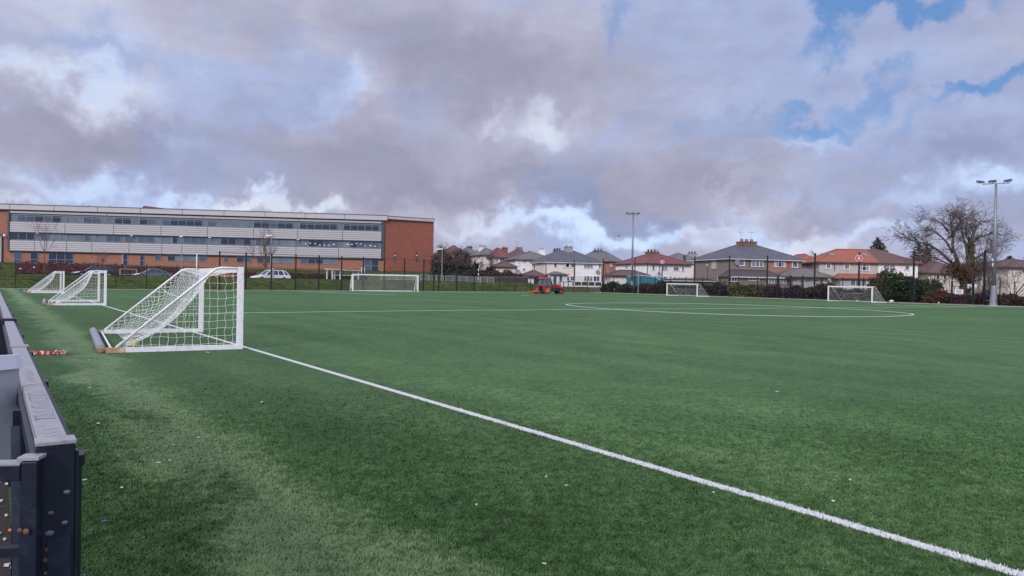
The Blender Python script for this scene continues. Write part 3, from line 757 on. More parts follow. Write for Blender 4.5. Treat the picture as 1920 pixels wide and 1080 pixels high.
# full-size goal
def big_goal():
    P = ground(783, 547.5); Q = ground(661, 546.1)
    d_ = Q - P; Wd = d_.length; ang = math.atan2(d_.y, d_.x); Hh = 2.43
    root = thing('football_goal', 'wide full-size white goal on wheels before the brick school', 'football goal', (P.x, P.y, .006), ang, 'full size goals')
    # local x from right post to left post ; local -y is away (behind)
    s = -1
    for x in (0, Wd):
        mb = MB(); mb.box(x - .09, x + .09, -.09, .09, 0, Hh); mb.build('post', 'white_paint', root)
        mb = MB(); mb.tube([(x, 0, Hh - .06), (x, s * .7, Hh - .1), (x, s * 1.9, .12)], .045, 6); mb.build('stay', 'white_paint', root)
        mb = MB(); mb.sq((x, s * .1, .08), (x, s * 2.0, .08), .13); mb.build('ground_bar', 'white_paint', root)
        for y in (.4, 1.95):
            mb = MB(); mb.lathe([(.17, -.06), (.2, -.04), (.2, .04), (.17, .06)], 12, (x + .12, s * y, .2), 'x'); mb.build('wheel', 'tyre', root)
    mb = MB(); mb.box(.093, Wd - .093, -.07, .07, Hh - .16, Hh - .003); mb.build('crossbar', 'white_paint', root)
    mb = MB(); mb.sq((.1, s * 1.95, .08), (Wd - .1, s * 1.95, .08), .13); mb.build('rear_bar', 'white_paint', root)
    net = MB(); rc = .006
    for x in (0, Wd):
        for i in range(1, 14):
            y = 1.9 * i / 14; zt = Hh - .1 if y < .7 else (Hh - .1) + (.1 - Hh + .1) * (y - .7) / 1.2
            net.tube([(x, s * y, .1), (x, s * y, max(.15, zt))], rc, 3, False)
        for j in range(1, 16):
            z = Hh * j / 16; ye = .7 + 1.2 * (Hh - .1 - z) / (Hh - .2)
            net.tube([(x, 0, z), (x, s * min(1.9, ye), z)], rc, 3, False)
    nu = int(Wd / .16)
    for i in range(nu + 1):
        x = Wd * i / nu; net.tube([(x, 0, Hh - .1), (x, s * .7, Hh - .16), (x, s * 1.3, 1.1), (x, s * 1.85, .1)], rc, 3, False)
    for j in range(14):
        q = j / 14; z = Hh - .16 + (.1 - Hh + .16) * q; net.tube([(0, s * (.7 + 1.15 * q), z), (Wd, s * (.7 + 1.15 * q), z)], rc, 3, False)
    net.build('net', 'net', root)
big_goal()

# ball in the near goal's net
def ico(mb, c, r, sub=2, sx=1, sy=1, sz=1):
    bm = bmesh.new(); bmesh.ops.create_icosphere(bm, subdivisions=sub, radius=r)
    mb.add([(v.co.x * sx + c[0], v.co.y * sy + c[1], v.co.z * sz + c[2]) for v in bm.verts], [tuple(v.index for v in f.verts) for f in bm.faces]); bm.free()
b_ = MB(); bp0 = ground(252, 655); ico(b_, (bp0.x, bp0.y, .118), .112, 3)
tag(b_.build('football', 'ball', smooth=True), 'yellowish worn ball lying in the net of the nearest goal', 'ball')

# ------------------------------------------------------------ school building
def school():
    z0 = 2.6
    A = SCH_L - SD * 0; B = SCH_R; Gp = SCH_G
    LW = (B - A).length; X0 = -14.0
    ang = math.atan2(SD.y, SD.x)
    root = thing('school_building', 'long three-storey brick school with pale cladding bands and ribbon windows', 'school', (A.x, A.y, 0), ang)
    def lu(px, py=480): return hit2(px, A, SD, py)
    def loc(P): v = P - A; return Vector((v.dot(SD), v.dot(Vector((-SD.y, SD.x, 0))), 0))
    g_ = loc(Gp)
    # local: x along facade, y away from the viewer
    mb = MB(); mb.box(X0, LW, 0.0, 16, z0, 15.0)
    mb.build('wall', 'brick', root)
    dpt = Vector((g_.x - LW, g_.y, 0)).normalized(); nrm = Vector((-dpt.y, dpt.x, 0))
    mb = MB(); poly = [(LW + .004, -.06), (g_.x, g_.y), (g_.x - 6, g_.y + 16), (LW + .004, 16.2)]
    mb.extr(poly, z0, 15.35); mb.build('gable_wall', 'brick2', root)
    mb = MB(); mb.box(X0, LW + .3, -.75, -.012 + .75 - .75, 15.0, 16.05)
    mb.build('fascia', 'fascia', root)
    mb = MB(); mb.box(X0, LW + .28, -.01, 16.1, 15.02, 15.95); mb.build('roof', 'fascia', root)
    mb = MB(); mb.box(X0, LW + .35, -.85, 16.2, 16.053, 16.16); mb.build('roof_edge', 'clad_dark', root)
    for px in (21.6, 104.6, 185.6, 265.6, 344, 421.7, 498.5, 573.5, 646.5):
        u = lu(px, 390); q = MB(); q.box(u - .05, u + .05, -.765, -.752, 15.0, 16.05); q.build('fascia_joint', 'clad_dark', root)
    mb = MB(); poly = [(LW + .305, -.55), (g_.x + .25, g_.y - .3), (g_.x - 5.7, g_.y + 16.2), (LW + .305, 16.5)]
    mb.extr(poly, 15.35, 15.98); mb.build('gable_fascia', 'fascia', root)
    mb = MB(); mb.extr([(p[0] + .02, p[1] - .08) for p in poly], 15.984, 16.07); mb.build('gable_roof_edge', 'clad_dark', root)
    # backing of the ribbon
    xl, xr = lu(19), lu(715)
    mb = MB(); mb.box(xl, xr, -.12, -.004, 6.5, 15.0); mb.build('backing_panel', 'panel', root)
    for za, zb in ((14.82, 15.0), (10.2, 10.37), (6.28, 6.46)):
        mb = MB(); mb.box(xl - .3, xr + .1, -.5, -.124, za, zb); mb.build('trim', 'trim', root)
    mb = MB(); mb.box(lu(716), lu(720.0), -.42, -.005, 6.28, 15.0); mb.build('trim', 'trim', root)
    mb = MB(); mb.box(lu(15.5), xl - .004, -.42, -.005, 6.46, 15.0); mb.build('trim', 'trim', root)
    def band(za, zb, joints, n):
        js = [xl] + [lu(j) for j in joints] + [xr]
        for i in range(len(js) - 1):
            mb = MB(); h = (zb - za) / n
            for k in range(n):
                zz0 = za + k * h; mb.hexa([(js[i] + .05, -.36, zz0), (js[i + 1] - .05, -.36, zz0), (js[i + 1] - .05, -.125, zz0), (js[i] + .05, -.125, zz0)],
                                          [(js[i] + .05, -.31, zz0 + h - .055), (js[i + 1] - .05, -.31, zz0 + h - .055), (js[i + 1] - .05, -.125, zz0 + h - .055), (js[i] + .05, -.125, zz0 + h - .055)])
            mb.build('cladding', 'clad', root)
    band(14.3, 14.8, (200, 380, 560), 1)
    band(10.37, 12.5, (122.5, 213.3, 302, 389, 475, 558, 642), 5)
    band(6.46, 8.6, (66, 126, 173, 243, 304, 389, 475, 555, 635), 5)
    def window(pa, pb, za, zb, n, glass, d=-.125, transom=None, py=480):
        a, b_ = lu(pa, py), lu(pb, py); w = .09
        fr = MB()
        fr.box(a, b_, d - .10, d - .002, zb - w, zb); fr.box(a, b_, d - .10, d - .002, za, za + w)
        for i in range(n + 1):
            x = a + (b_ - a) * i / n; x0_ = max(a, x - w / 2) if i else a; x1_ = min(b_, x + w / 2) if i < n else b_
            if i == 0: x1_ = a + w
            if i == n: x0_ = b_ - w
            fr.box(x0_, x1_, d - .098, d - .004, za + w, zb - w)
        if transom: fr.box(a + w, b_ - w, d - .094, d - .006, transom - .04, transom + .04)
        o = fr.build('window', 'frame_grey', root)
        gl = MB(); kinds = glass if isinstance(glass, (list, tuple)) else [glass]
        mats = sorted(set(kinds)); 
        for i in range(n):
            gl.cur = mats.index(kinds[i % len(kinds)])
            x0_ = a + (b_ - a) * i / n; x1_ = a + (b_ - a) * (i + 1) / n
            gl.add([(x0_ + w / 2 + .003, d - .03, za + w), (x1_ - w / 2 - .003, d - .03, za + w), (x1_ - w / 2 - .003, d - .03, zb - w), (x0_ + w / 2 + .003, d - .03, zb - w)], [(0, 1, 2, 3)])
        gl.build('pane', None, o, mats=mats)
        return o
    D, Bg, Gg = 'glass_d', 'glass_b', 'glass_g'
    for pa, pb, gk in ((33, 115, [Bg, Bg, D, Bg, D]), (125, 206, [Gg, Gg, Bg, Bg, Gg]), (215, 293, [D, D, Gg, D, Bg]), (304, 380, [Bg, D, D, D, D]), (390, 467, [Bg, Gg, Gg, Gg, Gg]),
                       (475.6, 550, [D, D, Bg, D, D]), (561.5, 632.6, [D, D, D, D, D]), (644, 711, [D, D, D, D, D])):
        window(pa, pb, 12.55, 14.0, 5, gk, py=425, transom=13.65)
    for pa, pb, n, gk in ((19.5, 66, 3, [D]), (77, 127, 4, [Bg, Gg, Gg, Gg]), (149, 180, 3, [Gg, Bg]), (186, 228, 3, [Gg, Bg, Bg]), (234, 252, 1, [Bg]), (259, 304, 3, [Bg, Bg, Gg]), (315, 342, 3, [Gg, D]), (344, 387, 3, [Bg, Bg]),
                          (392, 412, 1, [Gg]), (414, 471, 4, [D, D, Bg, D]), (480, 522, 4, [Bg, Gg]), (527, 556, 2, [Gg, Gg]), (565, 634, 5, [Gg, D, D, Bg, Bg]), (643, 711, 5, [Gg, D, Bg, Bg, Bg])):
        window(pa, pb, 8.68, 10.1, n, gk, py=455)
    for pa, pb, n, gk, za, tr in ((26, 41.5, 1, [Bg], 3.9, 4.6), (57, 72, 1, [D], 3.9, 4.6), (91, 138, 3, [D], 3.9, 4.7), (231, 239.5, 1, [D], 3.7, 4.9), (262.5, 270.6, 1, [D], 3.7, 4.9),
                                  (290, 303, 1, [Bg], 4.9, 6.0), (314, 388, 5, [D, Gg, Gg, Gg, Bg], 4.9, 6.0), (443.5, 472, 2, [D, Bg], 4.9, 6.0), (482, 551, 5, [D, Bg, Gg, Gg, Gg], 4.9, 6.0),
                                  (563, 634, 5, [Bg, D, D, Gg, Gg], 4.9, 6.0)):
        window(pa, pb, za, 6.26, n, gk, d=-.006, transom=tr, py=485)
    window(420, 428, 4.9, 6.2, 1, [Bg], d=-.006, py=485)
    o = window(683, 710, 3.65, 6.2, 2, [Bg, D], d=-.006, transom=4.75, py=495); o.name = 'entrance_door'
    # paper cut-outs behind some first-floor panes
    pc = MB()
    for k in range(16):
        u = lu(572 + k * 8.6, 455) ; z = 9.0 + .6 * random.random()
        if 632 < 572 + k * 8.6 < 646: continue
        pc.box(u, u + .3 + .3 * random.random(), -.162, -.158, z, z + .18)
    pc.build('paper_decoration', 'sign_white', root)
    # slit windows of the gable
    u_ = Vector((g_.x - LW, g_.y + .06, 0)).normalized(); n_ = Vector((u_.y, -u_.x, 0))
    for px in (740.6, 781.4):
        t_ = hit2(px, B, (SCH_G - B).normalized(), 482)
        c_ = Vector((LW, -.06, 0)) + u_ * t_
        zt = zpx(px, 472.5, B + (SCH_G - B).normalized() * t_); zb = zpx(px, 491, B + (SCH_G - B).normalized() * t_)
        def gb(w0, w1, d0, d1, za, zb_):
            p = [c_ + u_ * w0 + n_ * d0, c_ + u_ * w1 + n_ * d0, c_ + u_ * w1 + n_ * d1, c_ + u_ * w0 + n_ * d1]
            return [(q.x, q.y, za) for q in p], [(q.x, q.y, zb_) for q in p]
        mb = MB(); mb.hexa(*gb(-.24, .24, .002, .05, zb, zt)); w_ = mb.build('window', 'trim', root)
        mb = MB(); mb.hexa(*gb(-.17, .17, .053, .06, zb + .1, zt - .1)); mb.build('pane', 'glass_b', w_)
        mb = MB(); q = c_ + n_ * .14; ico(mb, (q.x, q.y, (zt + zb) / 2 + .3), .15, 2); mb.build('wall_lamp', 'lamp_white', root)
    # small white lamps under the first floor trim
    for px in (73, 249, 395, 560):
        mb = MB(); ico(mb, (lu(px, 440), -.75, 10.12), .3, 2, 1, .7, .4); mb.build('wall_lamp', 'lamp_white', root)
    # dark slab stands for the shade in the far-left entrance, camera globe, downpipe
    mb = MB(); mb.box(lu(-40), lu(5), -.3, -.004, 2.8, 9.8); mb.build('recess_shade', 'trim', root)
    mb = MB(); ico(mb, (lu(10), -.5, 9.5), .28, 2); mb.build('security_camera', 'lamp_white', root)
    mb = MB(); mb.tube([(lu(3.5), -.4, 2.8), (lu(3.5), -.4, 9.3)], .1, 6); mb.build('downpipe', 'gutter', root)
    mb = MB(); mb.tube([(lu(230), -.14, 2.8), (lu(230), -.14, 6.3)], .07, 6); mb.build('downpipe', 'gutter', root)
    mb = MB(); mb.tube([(lu(716.5), -.6, 2.8), (lu(716.5), -.6, 3.9)], .06, 6); mb.build('downpipe', 'gutter', root)
    # roof housing
    u0, u1 = lu(236, 384), lu(281, 384)
    mb = MB(); mb.hexa([(u0, 8, 16.1), (u1, 8, 16.1), (u1, 12, 16.1), (u0, 12, 16.1)], [(u0 + 1, 8, 17.35), (u1, 8, 17.0), (u1, 12, 17.0), (u0 + 1, 12, 17.35)])
    mb.build('roof_housing', 'red_roof', root)
    for px in (207, 310, 397, 563, 645, 813):
        mb = MB(); u = lu(px, 400); u = min(u, g_.x + .1); y = -.6 if px < 800 else g_.y - .2
        mb.tube([(u, y + .2, 16.1), (u, y + .2, 16.45)], .05, 5); mb.build('roof_peg', 'aerial', root)
school()

# ------------------------------------------------------------ houses
def rot2(v, a): return Vector((v.x * math.cos(a) - v.y * math.sin(a), v.x * math.sin(a) + v.y * math.cos(a), 0))
class House:
    def __init__(s, label, px, D, th, pxr, dep, eave_y, ridge_y, z0=None, wall='render_w', roof='slate', inset=None, over=.45, name='house', side_wall=None,
                 roof2=None, split=.5, wall2=None, gut='gutter', group='houses beyond the pitch', cat='house'):
        C = at(px, eave_y, D); s.ze = C.z; C.z = 0
        s.C = C; a = R(th); s.e1 = Vector((math.cos(a), math.sin(a), 0)); s.e2 = Vector((-math.sin(a), math.cos(a), 0))
        s.W = hit2(pxr, C, s.e1, eave_y); s.D = dep
        s.z0 = z0 if z0 is not None else min(tz(C), tz(C + s.e1 * s.W)) - .4
        cen = C + s.e1 * s.W / 2 + s.e2 * dep / 2
        s.zr = s.ze + (ray(px, eave_y).z - ray(px, ridge_y).z) * cen.length + (cen.length - C.length) * 0.0
        d_ = ray((px + pxr) / 2, ridge_y); s.zr = H0 + d_.z * (cen.y / d_.y) if abs(d_.y) > 0 else s.zr
        ymid = eave_y
        s.root = thing(name, label, cat, (C.x, C.y, 0), a, group)
        W_, D_ = s.W, dep
        if wall2:
            MB().box(0, W_ * split, 0, D_, s.z0, s.ze).build('wall', wall, s.root)
            MB().box(W_ * split + .003, W_, .004, D_ - .004, s.z0, s.ze).build('wall', wall2, s.root)
        else: MB().box(0, W_, 0, D_, s.z0, s.ze).build('wall', wall, s.root)
        ins = inset if inset is not None else min(W_, D_) * .5
        o = over; zo = s.ze + .02
        if W_ >= D_: r0, r1 = (ins, D_ / 2), (W_ - ins, D_ / 2)
        else: r0, r1 = (W_ / 2, ins), (W_ / 2, D_ - ins)
        if W_ >= D_ and r0[0] > r1[0]: r0 = r1 = (W_ / 2, D_ / 2)
        s.r0, s.r1 = r0, r1
        e = [(-o, -o), (W_ + o, -o), (W_ + o, D_ + o), (-o, D_ + o)]
        mb = MB()
        vs = [(x, y, zo) for x, y in e] + [(x, y, zo - .12) for x, y in e] + [(r0[0], r0[1], s.zr), (r1[0] + .001, r1[1], s.zr)]
        if W_ >= D_: fs = [(0, 1, 9, 8), (1, 2, 9), (2, 3, 8, 9), (3, 0, 8)]
        else: fs = [(0, 1, 8), (1, 2, 9, 8), (2, 3, 9), (3, 0, 8, 9)]
        fs += [(4, 7, 6, 5), (0, 4, 5, 1), (1, 5, 6, 2), (2, 6, 7, 3), (3, 7, 4, 0)]
        if roof2 and W_ >= D_:
            xs = W_ * split
            def zf(x, y):  # on the front/back slope
                return zo + (s.zr - zo) * ((y + o) / (D_ / 2 + o) if y <= D_ / 2 else (D_ + o - y) / (D_ / 2 + o))
            xr0 = max(r0[0], min(r1[0], xs))
            vs = [(x, y, zo) for x, y in e] + [(x, y, zo - .12) for x, y in e] + [(r0[0], r0[1], s.zr), (r1[0], r1[1], s.zr), (xs, -o, zo), (xr0, D_ / 2, s.zr), (xs, D_ + o, zo)]
            f1 = [(0, 10, 11, 8), (3, 0, 8), (12, 3, 8, 11)]; f2 = [(10, 1, 9, 11), (1, 2, 9), (2, 12, 11, 9)]
            mb.add(vs, f1 + [(4, 7, 6, 5), (0, 4, 5, 1), (1, 5, 6, 2), (2, 6, 7, 3), (3, 7, 4, 0)]); mb.cur = 1; mb.add(vs, f2)
            s.roof = mb.build('roof', None, s.root, mats=[roof, roof2])
        else:
            mb.add(vs, fs); s.roof = mb.build('roof', roof, s.root)
        # hip and ridge tiles
        hb = MB()
        for a_, b_ in (((-o, -o), r0), ((W_ + o, -o), r1 if W_ >= D_ else r0), ((-o, D_ + o), r0 if W_ >= D_ else r1), ((W_ + o, D_ + o), r1)):
            hb.tube([(a_[0], a_[1], zo + .03), (b_[0], b_[1], s.zr + .03)], .09, 5)
        if (r1[0] - r0[0]) ** 2 + (r1[1] - r0[1]) ** 2 > .05: hb.tube([(r0[0], r0[1], s.zr + .03), (r1[0], r1[1], s.zr + .03)], .1, 5)
        hb.build('ridge_tiles', 'slate2' if roof.startswith('slate') else roof, s.roof)
        # gutter
        g = MB(); g0 = zo - .27
        for (xa, ya), (xb, yb) in zip(e, e[1:] + e[:1]):
            dx, dy = (xb - xa), (yb - ya)
            if abs(dx) > abs(dy): g.box(min(xa, xb), max(xa, xb), ya - .07, ya + .07, g0, zo - .123)
            else: g.box(xa - .07, xa + .07, min(ya, yb) + .074, max(ya, yb) - .074, g0, zo - .123)
        g.build('gutter', gut, s.root)
    def u(s, px, py=500): return hit2(px, s.C, s.e1, py)
    def vv(s, px, py=500): return hit2(px, s.C, s.e2, py)
    def win(s, face, pa, pb, ya, yb, n=2, glass='glass_d', frame='upvc', door=False, d=.0):
        """ya, yb: pixel rows of top and bottom"""
        if face == 'f':
            a, b_ = s.u(pa, ya), s.u(pb, ya); P = s.C + s.e1 * (a + b_) / 2 - s.e2 * d
        else:
            a, b_ = s.vv(pb, ya), s.vv(pa, ya); P = s.C + s.e2 * (a + b_) / 2
        zt, zb = zpx((pa + pb) / 2, ya, P), zpx((pa + pb) / 2, yb, P)
        w = .09 + (.04 if n == 1 else 0)
        def bx(mb, u0, u1, d0, d1, z0_, z1_):
            if face == 'f': mb.box(u0, u1, -d - d1, -d - d0, z0_, z1_)
            else: mb.box(-d1, -d0, u0, u1, z0_, z1_)
        fr = MB()
        bx(fr, a, b_, .004, .09, zt - w, zt); bx(fr, a - .05, b_ + .05, .004, .14, zb, zb + w)
        ws = [0] if n == 0 else None
        for i in range(n + 1):
            x = a + (b_ - a) * i / n; x0 = a if i == 0 else (b_ - w if i == n else x - w / 2); x1 = a + w if i == 0 else (b_ if i == n else x + w / 2)
            bx(fr, x0, x1, .004, .088, zb + w, zt - w)
        if zt - zb > 1.0 and not door and n > 1: bx(fr, a + w, b_ - w, .006, .08, zt - w - .36, zt - w - .30)
        o = fr.build('door' if door else 'window', frame, s.root)
        gm_ = MB(); bx(gm_, a + w * .5, b_ - w * .5, .006, .04, zb + w * .5, zt - w * .5); gm_.build('pane', glass, o)
        if glass == 'glass_d' and not door and n >= 2 and (b_ - a) > 1.2:
            cu_ = MB(); bx(cu_, a + w, a + w + .2 * (b_ - a) , .041, .046, zb + w, zt - w - .05); bx(cu_, b_ - w - .16 * (b_ - a), b_ - w, .041, .046, zb + w, zt - w - .05)
            cu_.build('curtain', 'render_grey', o)
        return o
    def chimney(s, pa, pb, ytop, ybase, v=None, mat_='stack_d', pots=5, aerial=False, pot_y=None, dpt=.9):
        v = s.D / 2 if v is None else v
        A2 = s.C + s.e2 * v
        a, b_ = hit2(pa, A2, s.e1, ytop), hit2(pb, A2, s.e1, ytop); P = A2 + s.e1 * (a + b_) / 2
        zt, zb = zpx((pa + pb) / 2, ytop, P), zpx((pa + pb) / 2, ybase, P) - 1.3
        mb = MB(); mb.box(a, b_, v - dpt / 2, v + dpt / 2, zb, zt - .14); mb.box(a - .08, b_ + .08, v - dpt / 2 - .08, v + dpt / 2 + .08, zt - .137, zt)
        ch = mb.build('chimney', mat_, s.roof)
        if pots:
            hh = .55 if pot_y is None else max(.25, zpx((pa + pb) / 2, pot_y, P) - zt)
            for i in range(pots):
                x = a + (b_ - a) * (i + .5) / pots; MB().lathe([(.13, zt + .002), (.115, zt + hh * .9), (.14, zt + hh)], 8, (x, v + (.14 if i % 2 else -.14), 0)).build('chimney_pot', 'pot', s.roof)
        if aerial:
            am = MB(); x = a + (b_ - a) * (.2 if aerial == 1 else .8)
            am.tube([(x, v, zt), (x, v, zt + 1.9)], .03, 4); am.tube([(x - .7, v, zt + 1.75), (x + .7, v + .3, zt + 1.8)], .022, 4)
            for k in range(6): am.tube([(x - .6 + k * .24, v - .25, zt + 1.76), (x - .6 + k * .24, v + .35, zt + 1.76)], .014, 3)
            am.build('aerial', 'aerial', s.roof)
    def pipe(s, px, ya, yb, m_='gutter_d'):
        a = s.u(px, ya); P = s.C + s.e1 * a
        MB().tube([(a, -.08, zpx(px, yb, P)), (a, -.08, zpx(px, ya, P))], .06, 6).build('downpipe', m_, s.root)
    def dish(s, px, py, r=.35):
        a = s.u(px, py); P = s.C + s.e1 * a; z = zpx(px, py, P)
        mb = MB(); mb.lathe([(r, -.05), (r * .7, .03), (.03, .09)], 14, (a, -.35, z), 'y'); mb.tube([(a, -.3, z), (a, 0, z - .1)], .03, 4); mb.build('satellite_dish', 'aerial', s.root)
    def extension(s, u0, u1, dep, ztop, zeave, wall, roof, side_slope=0.0, gut='gutter'):
        MB().box(u0, u1, -dep, -.004, s.z0, zeave).build('extension_wall', wall, s.root)
        mb = MB(); o = .35
        b = [(u0 - o, -dep - o, zeave + .02), (u1 + o, -dep - o, zeave + .02), (u1 + o, -.005, zeave + .02), (u0 - o, -.005, zeave + .02)]
        t_ = [(u0 - o + side_slope, -.3, ztop), (u1 + o - side_slope, -.3, ztop), (u1 + o - side_slope, -.006, ztop), (u0 - o + side_slope, -.006, ztop)]
        mb.hexa(b, t_); r_ = mb.build('extension_roof', roof, s.root)
        g = MB(); g.box(u0 - o, u1 + o, -dep - o - .12, -dep - o - .004, zeave - .10, zeave + .08); g.build('gutter', gut, s.root)
    def ewin(s, dep, pa, pb, ya, yb, n=2, glass='glass_d', door=False):
        C0 = s.C; s.C = C0 - s.e2 * dep
        # window on a wall standing dep in front: measure there, place locally
        a, b_ = s.u(pa, ya), s.u(pb, ya); P = s.C + s.e1 * (a + b_) / 2
        zt, zb = zpx((pa + pb) / 2, ya, P), zpx((pa + pb) / 2, yb, P); s.C = C0; w = .08
        fr = MB(); fr.box(a, b_, -dep - .08, -dep - .004, zt - w, zt); fr.box(a, b_, -dep - .1, -dep - .004, zb, zb + w)
        for i in range(n + 1):
            x = a + (b_ - a) * i / n; x0 = a if i == 0 else (b_ - w if i == n else x - w / 2); x1 = a + w if i == 0 else (b_ if i == n else x + w / 2)
            fr.box(x0, x1, -dep - .078, -dep - .005, zb + w, zt - w)
        o = fr.build('door' if door else 'window', 'upvc', s.root)
        MB().box(a + w * .5, b_ - w * .5, -dep - .04, -dep - .006, zb + w * .5, zt - w * .5).build('pane', glass, o)

# H1: white pair behind the tractor
h = House('white semi-detached house with slate hipped roof, directly behind the tractor', 1023.5, 157, 13, 1127.5, 11.5, 490.2, 471.0, wall='render_c', roof='slate', inset=4.2, wall2='render_w', split=.52)
h.win('s', 1001.2, 1004.5, 492.8, 504.5, 1); h.win('s', 993.5, 995.5, 497, 499.5, 1)
h.win('f', 1038, 1044.5, 492.3, 501.5, 1); h.win('f', 1055.2, 1058.4, 492.3, 502, 1); h.win('f', 1060, 1068, 492.3, 502, 1, 'glass_d'); h.win('f', 1069.2, 1077.5, 492.3, 502, 1, 'glass_g')
h.win('f', 1094.5, 1112, 493, 502.8, 3, 'glass_g'); h.win('f', 1122, 1127, 494, 504, 1, 'glass_b')
h.win('f', 1060, 1067.5, 517.2, 526.8, 1); h.win('f', 1069, 1077, 517.2, 526.8, 1, 'glass_g'); h.win('f', 1094.5, 1111.5, 517.4, 527.5, 3, 'glass_g'); h.win('f', 1112.5, 1124.5, 517.5, 528, 2, 'glass_b', door=True)
h.pipe(1023.9, 491, 534); h.pipe(1077.8, 493, 530); h.dish(1120, 510, .45)
h.chimney(1059.5, 1072.5, 462.8, 474.5, mat_='stack_g', pots=4, pot_y=461, aerial=1, dpt=1.4)
h.chimney(1038, 1051.5, 469.5, 474, v=9.5, mat_='stack_d', pots=6, pot_y=465.5)
h.extension(h.u(1025.5, 520), h.u(1056, 520), 3.0, h.ze - 2.05, h.ze - 2.75, 'render_w', 'slate2', 1.7, 'gutter_d')
h.ewin(3.0, 1027, 1033, 515.5, 518, 2); h.ewin(3.0, 1048, 1055, 516.5, 527, 2, 'glass_g'); h.ewin(3.0, 1037, 1044, 517, 534, 1, 'glass_b', True)
# garage beside it
g_ = House('low white garage with brown hipped roof left of the white house behind the tractor', 984.5, 152, 8, 1022, 5.5, 517.0, 507.2, wall='render_w', roof='brown_roof', inset=1.6, over=.5, name='garage', gut='gutter_d', group='garages and outbuildings', cat='garage')
g_.win('f', 1001, 1011, 521, 536, 1, 'glass_d', 'gutter_d', True)

# H3: red-roofed pair by the middle floodlight
h = House('white semi-detached house with dark red hipped roof beside the middle floodlight', 1213, 160, 24, 1296, 12.5, 493.2, 475.2, wall='render_w', roof='red_roof', inset=5.2, roof2='brown_roof', split=.62, gut='gutter_d')
h.win('s', 1172.5, 1178, 498.2, 503, 1, 'glass_g')
h.win('f', 1222, 1227.8, 496, 507, 1, 'glass_g'); h.win('f', 1234.5, 1238, 496.5, 506.8, 1); h.win('f', 1242, 1251.5, 497.5, 506.8, 2, 'glass_g'); h.win('f', 1261.5, 1273.5, 500, 507.5, 2); h.win('f', 1277.8, 1282.8, 499, 508.8, 1, 'glass_g')
h.win('f', 1243, 1251, 518, 528, 1, 'glass_g'); h.win('f', 1262, 1267, 519, 530, 1, 'glass_g'); h.pipe(1213.5, 494, 517); h.dish(1234, 512.5, .4)
h.chimney(1212.5, 1233.5, 472.3, 477, mat_='stack_b', pots=7, pot_y=467.8, aerial=2, dpt=1.3)
h.chimney(1283, 1284.5, 479, 486, v=10, mat_='stack_d', pots=0)
gb_ = House('low building with dark red hipped roof behind the middle floodlight pole', 1145.5, 148, 6, 1215, 5, 515.6, 507.0, wall='render_w', roof='brown_roof', inset=2.2, name='outbuilding', gut='gutter_d', group='garages and outbuildings', cat='outbuilding')

# H5 between
h = House('grey-roofed house with brown side wall between the white and the red-roofed houses', 1143.6, 178, 30, 1164, 14, 489.5, 473, wall='render_p', roof='slate2', inset=4, gut='gutter_d')
h.root.location.x -= 0
h.win('f', 1144.5, 1147.6, 493.5, 500, 1, 'glass_g')
h2_ = House('far slate-roofed house peeping over the right end of the tractor house', 1118, 186, 10, 1163, 10, 489.2, 472.0, wall='render_w', roof='slate2', inset=5.2)
h2_.chimney(1112.5, 1130.5, 470.2, 474, mat_='stack_d', pots=6, pot_y=466.2, dpt=1.2)
# H6
h = House('small far grey slate house with rows of chimney pots left of the brown house', 1262, 190, 10, 1312, 11, 487.6, 474.6, wall='render_c', roof='slate2', inset=5.5)
h.chimney(1289.8, 1306, 475.5, 479, mat_='stack_g', pots=6, pot_y=471.6, dpt=1.2)
# H2: brown house
h = House('large brown roughcast semi-detached house with slate roof and brick chimney', 1369, 130, 14.5, 1503.5, 13.0, 483.6, 459.2, wall='render_b', roof='slate', inset=5.6, wall2='render_p', split=.56)
h.win('s', 1335, 1343.5, 487.5, 504.5, 1, 'render_grey', 'render_grey'); h.win('s', 1325.5, 1327, 496, 498, 1)
h.win('f', 1384.8, 1396, 485.8, 498.8, 1, 'glass_g'); h.win('f', 1409, 1431, 486.5, 500.5, 3, 'glass_g'); h.win('f', 1452, 1472.7, 488, 501, 3); h.win('f', 1485, 1496, 489, 501.8, 1, 'glass_g')
h.pipe(1404.5, 485, 501); h.pipe(1478, 487, 503, 'red_soil'); h.dish(1380, 492, .5); h.pipe(1326.5, 503, 522)
h.chimney(1386, 1413.5, 453.2, 462, mat_='stack_b', pots=6, pot_y=448.3, aerial=2, dpt=2.0)
h.chimney(1387.5, 1389.5, 453.4, 460, v=h.D / 2 - 1.15, mat_='stack_b', pots=0, aerial=1)
h.extension(-2.2, 8.9, 4.6, h.ze - 1.95, h.ze - 3.35, 'render_b', 'dk_ext_roof', 2.4)
h.ewin(4.6, 1366, 1382.5, 519.5, 528, 3, 'glass_d'); h.ewin(4.6, 1404, 1423, 520, 526.5, 3, 'glass_d'); h.ewin(4.6, 1441, 1452, 519.5, 531, 2, 'glass_g'); h.ewin(4.6, 1463, 1474, 521, 531.5, 2, 'glass_g')
h.win('s', 1345.5, 1352.5, 517, 528.5, 1, 'glass_d', 'upvc', True)
eb = House('grey flat-pitched rear extension right of the brown house with small high windows', 1481, 127, 6, 1552, 6, 517.9, 503.6, wall='render_grey', roof='grey_ext_roof', inset=2.4, over=.8, name='outbuilding', gut='gutter_d', group='garages and outbuildings', cat='outbuilding')
eb.win('f', 1494, 1510, 523, 527, 2, 'glass_d'); eb.win('f', 1520, 1536, 523.5, 528, 2, 'glass_d'); eb.win('f', 1544, 1550, 524.5, 530, 1, 'glass_g')
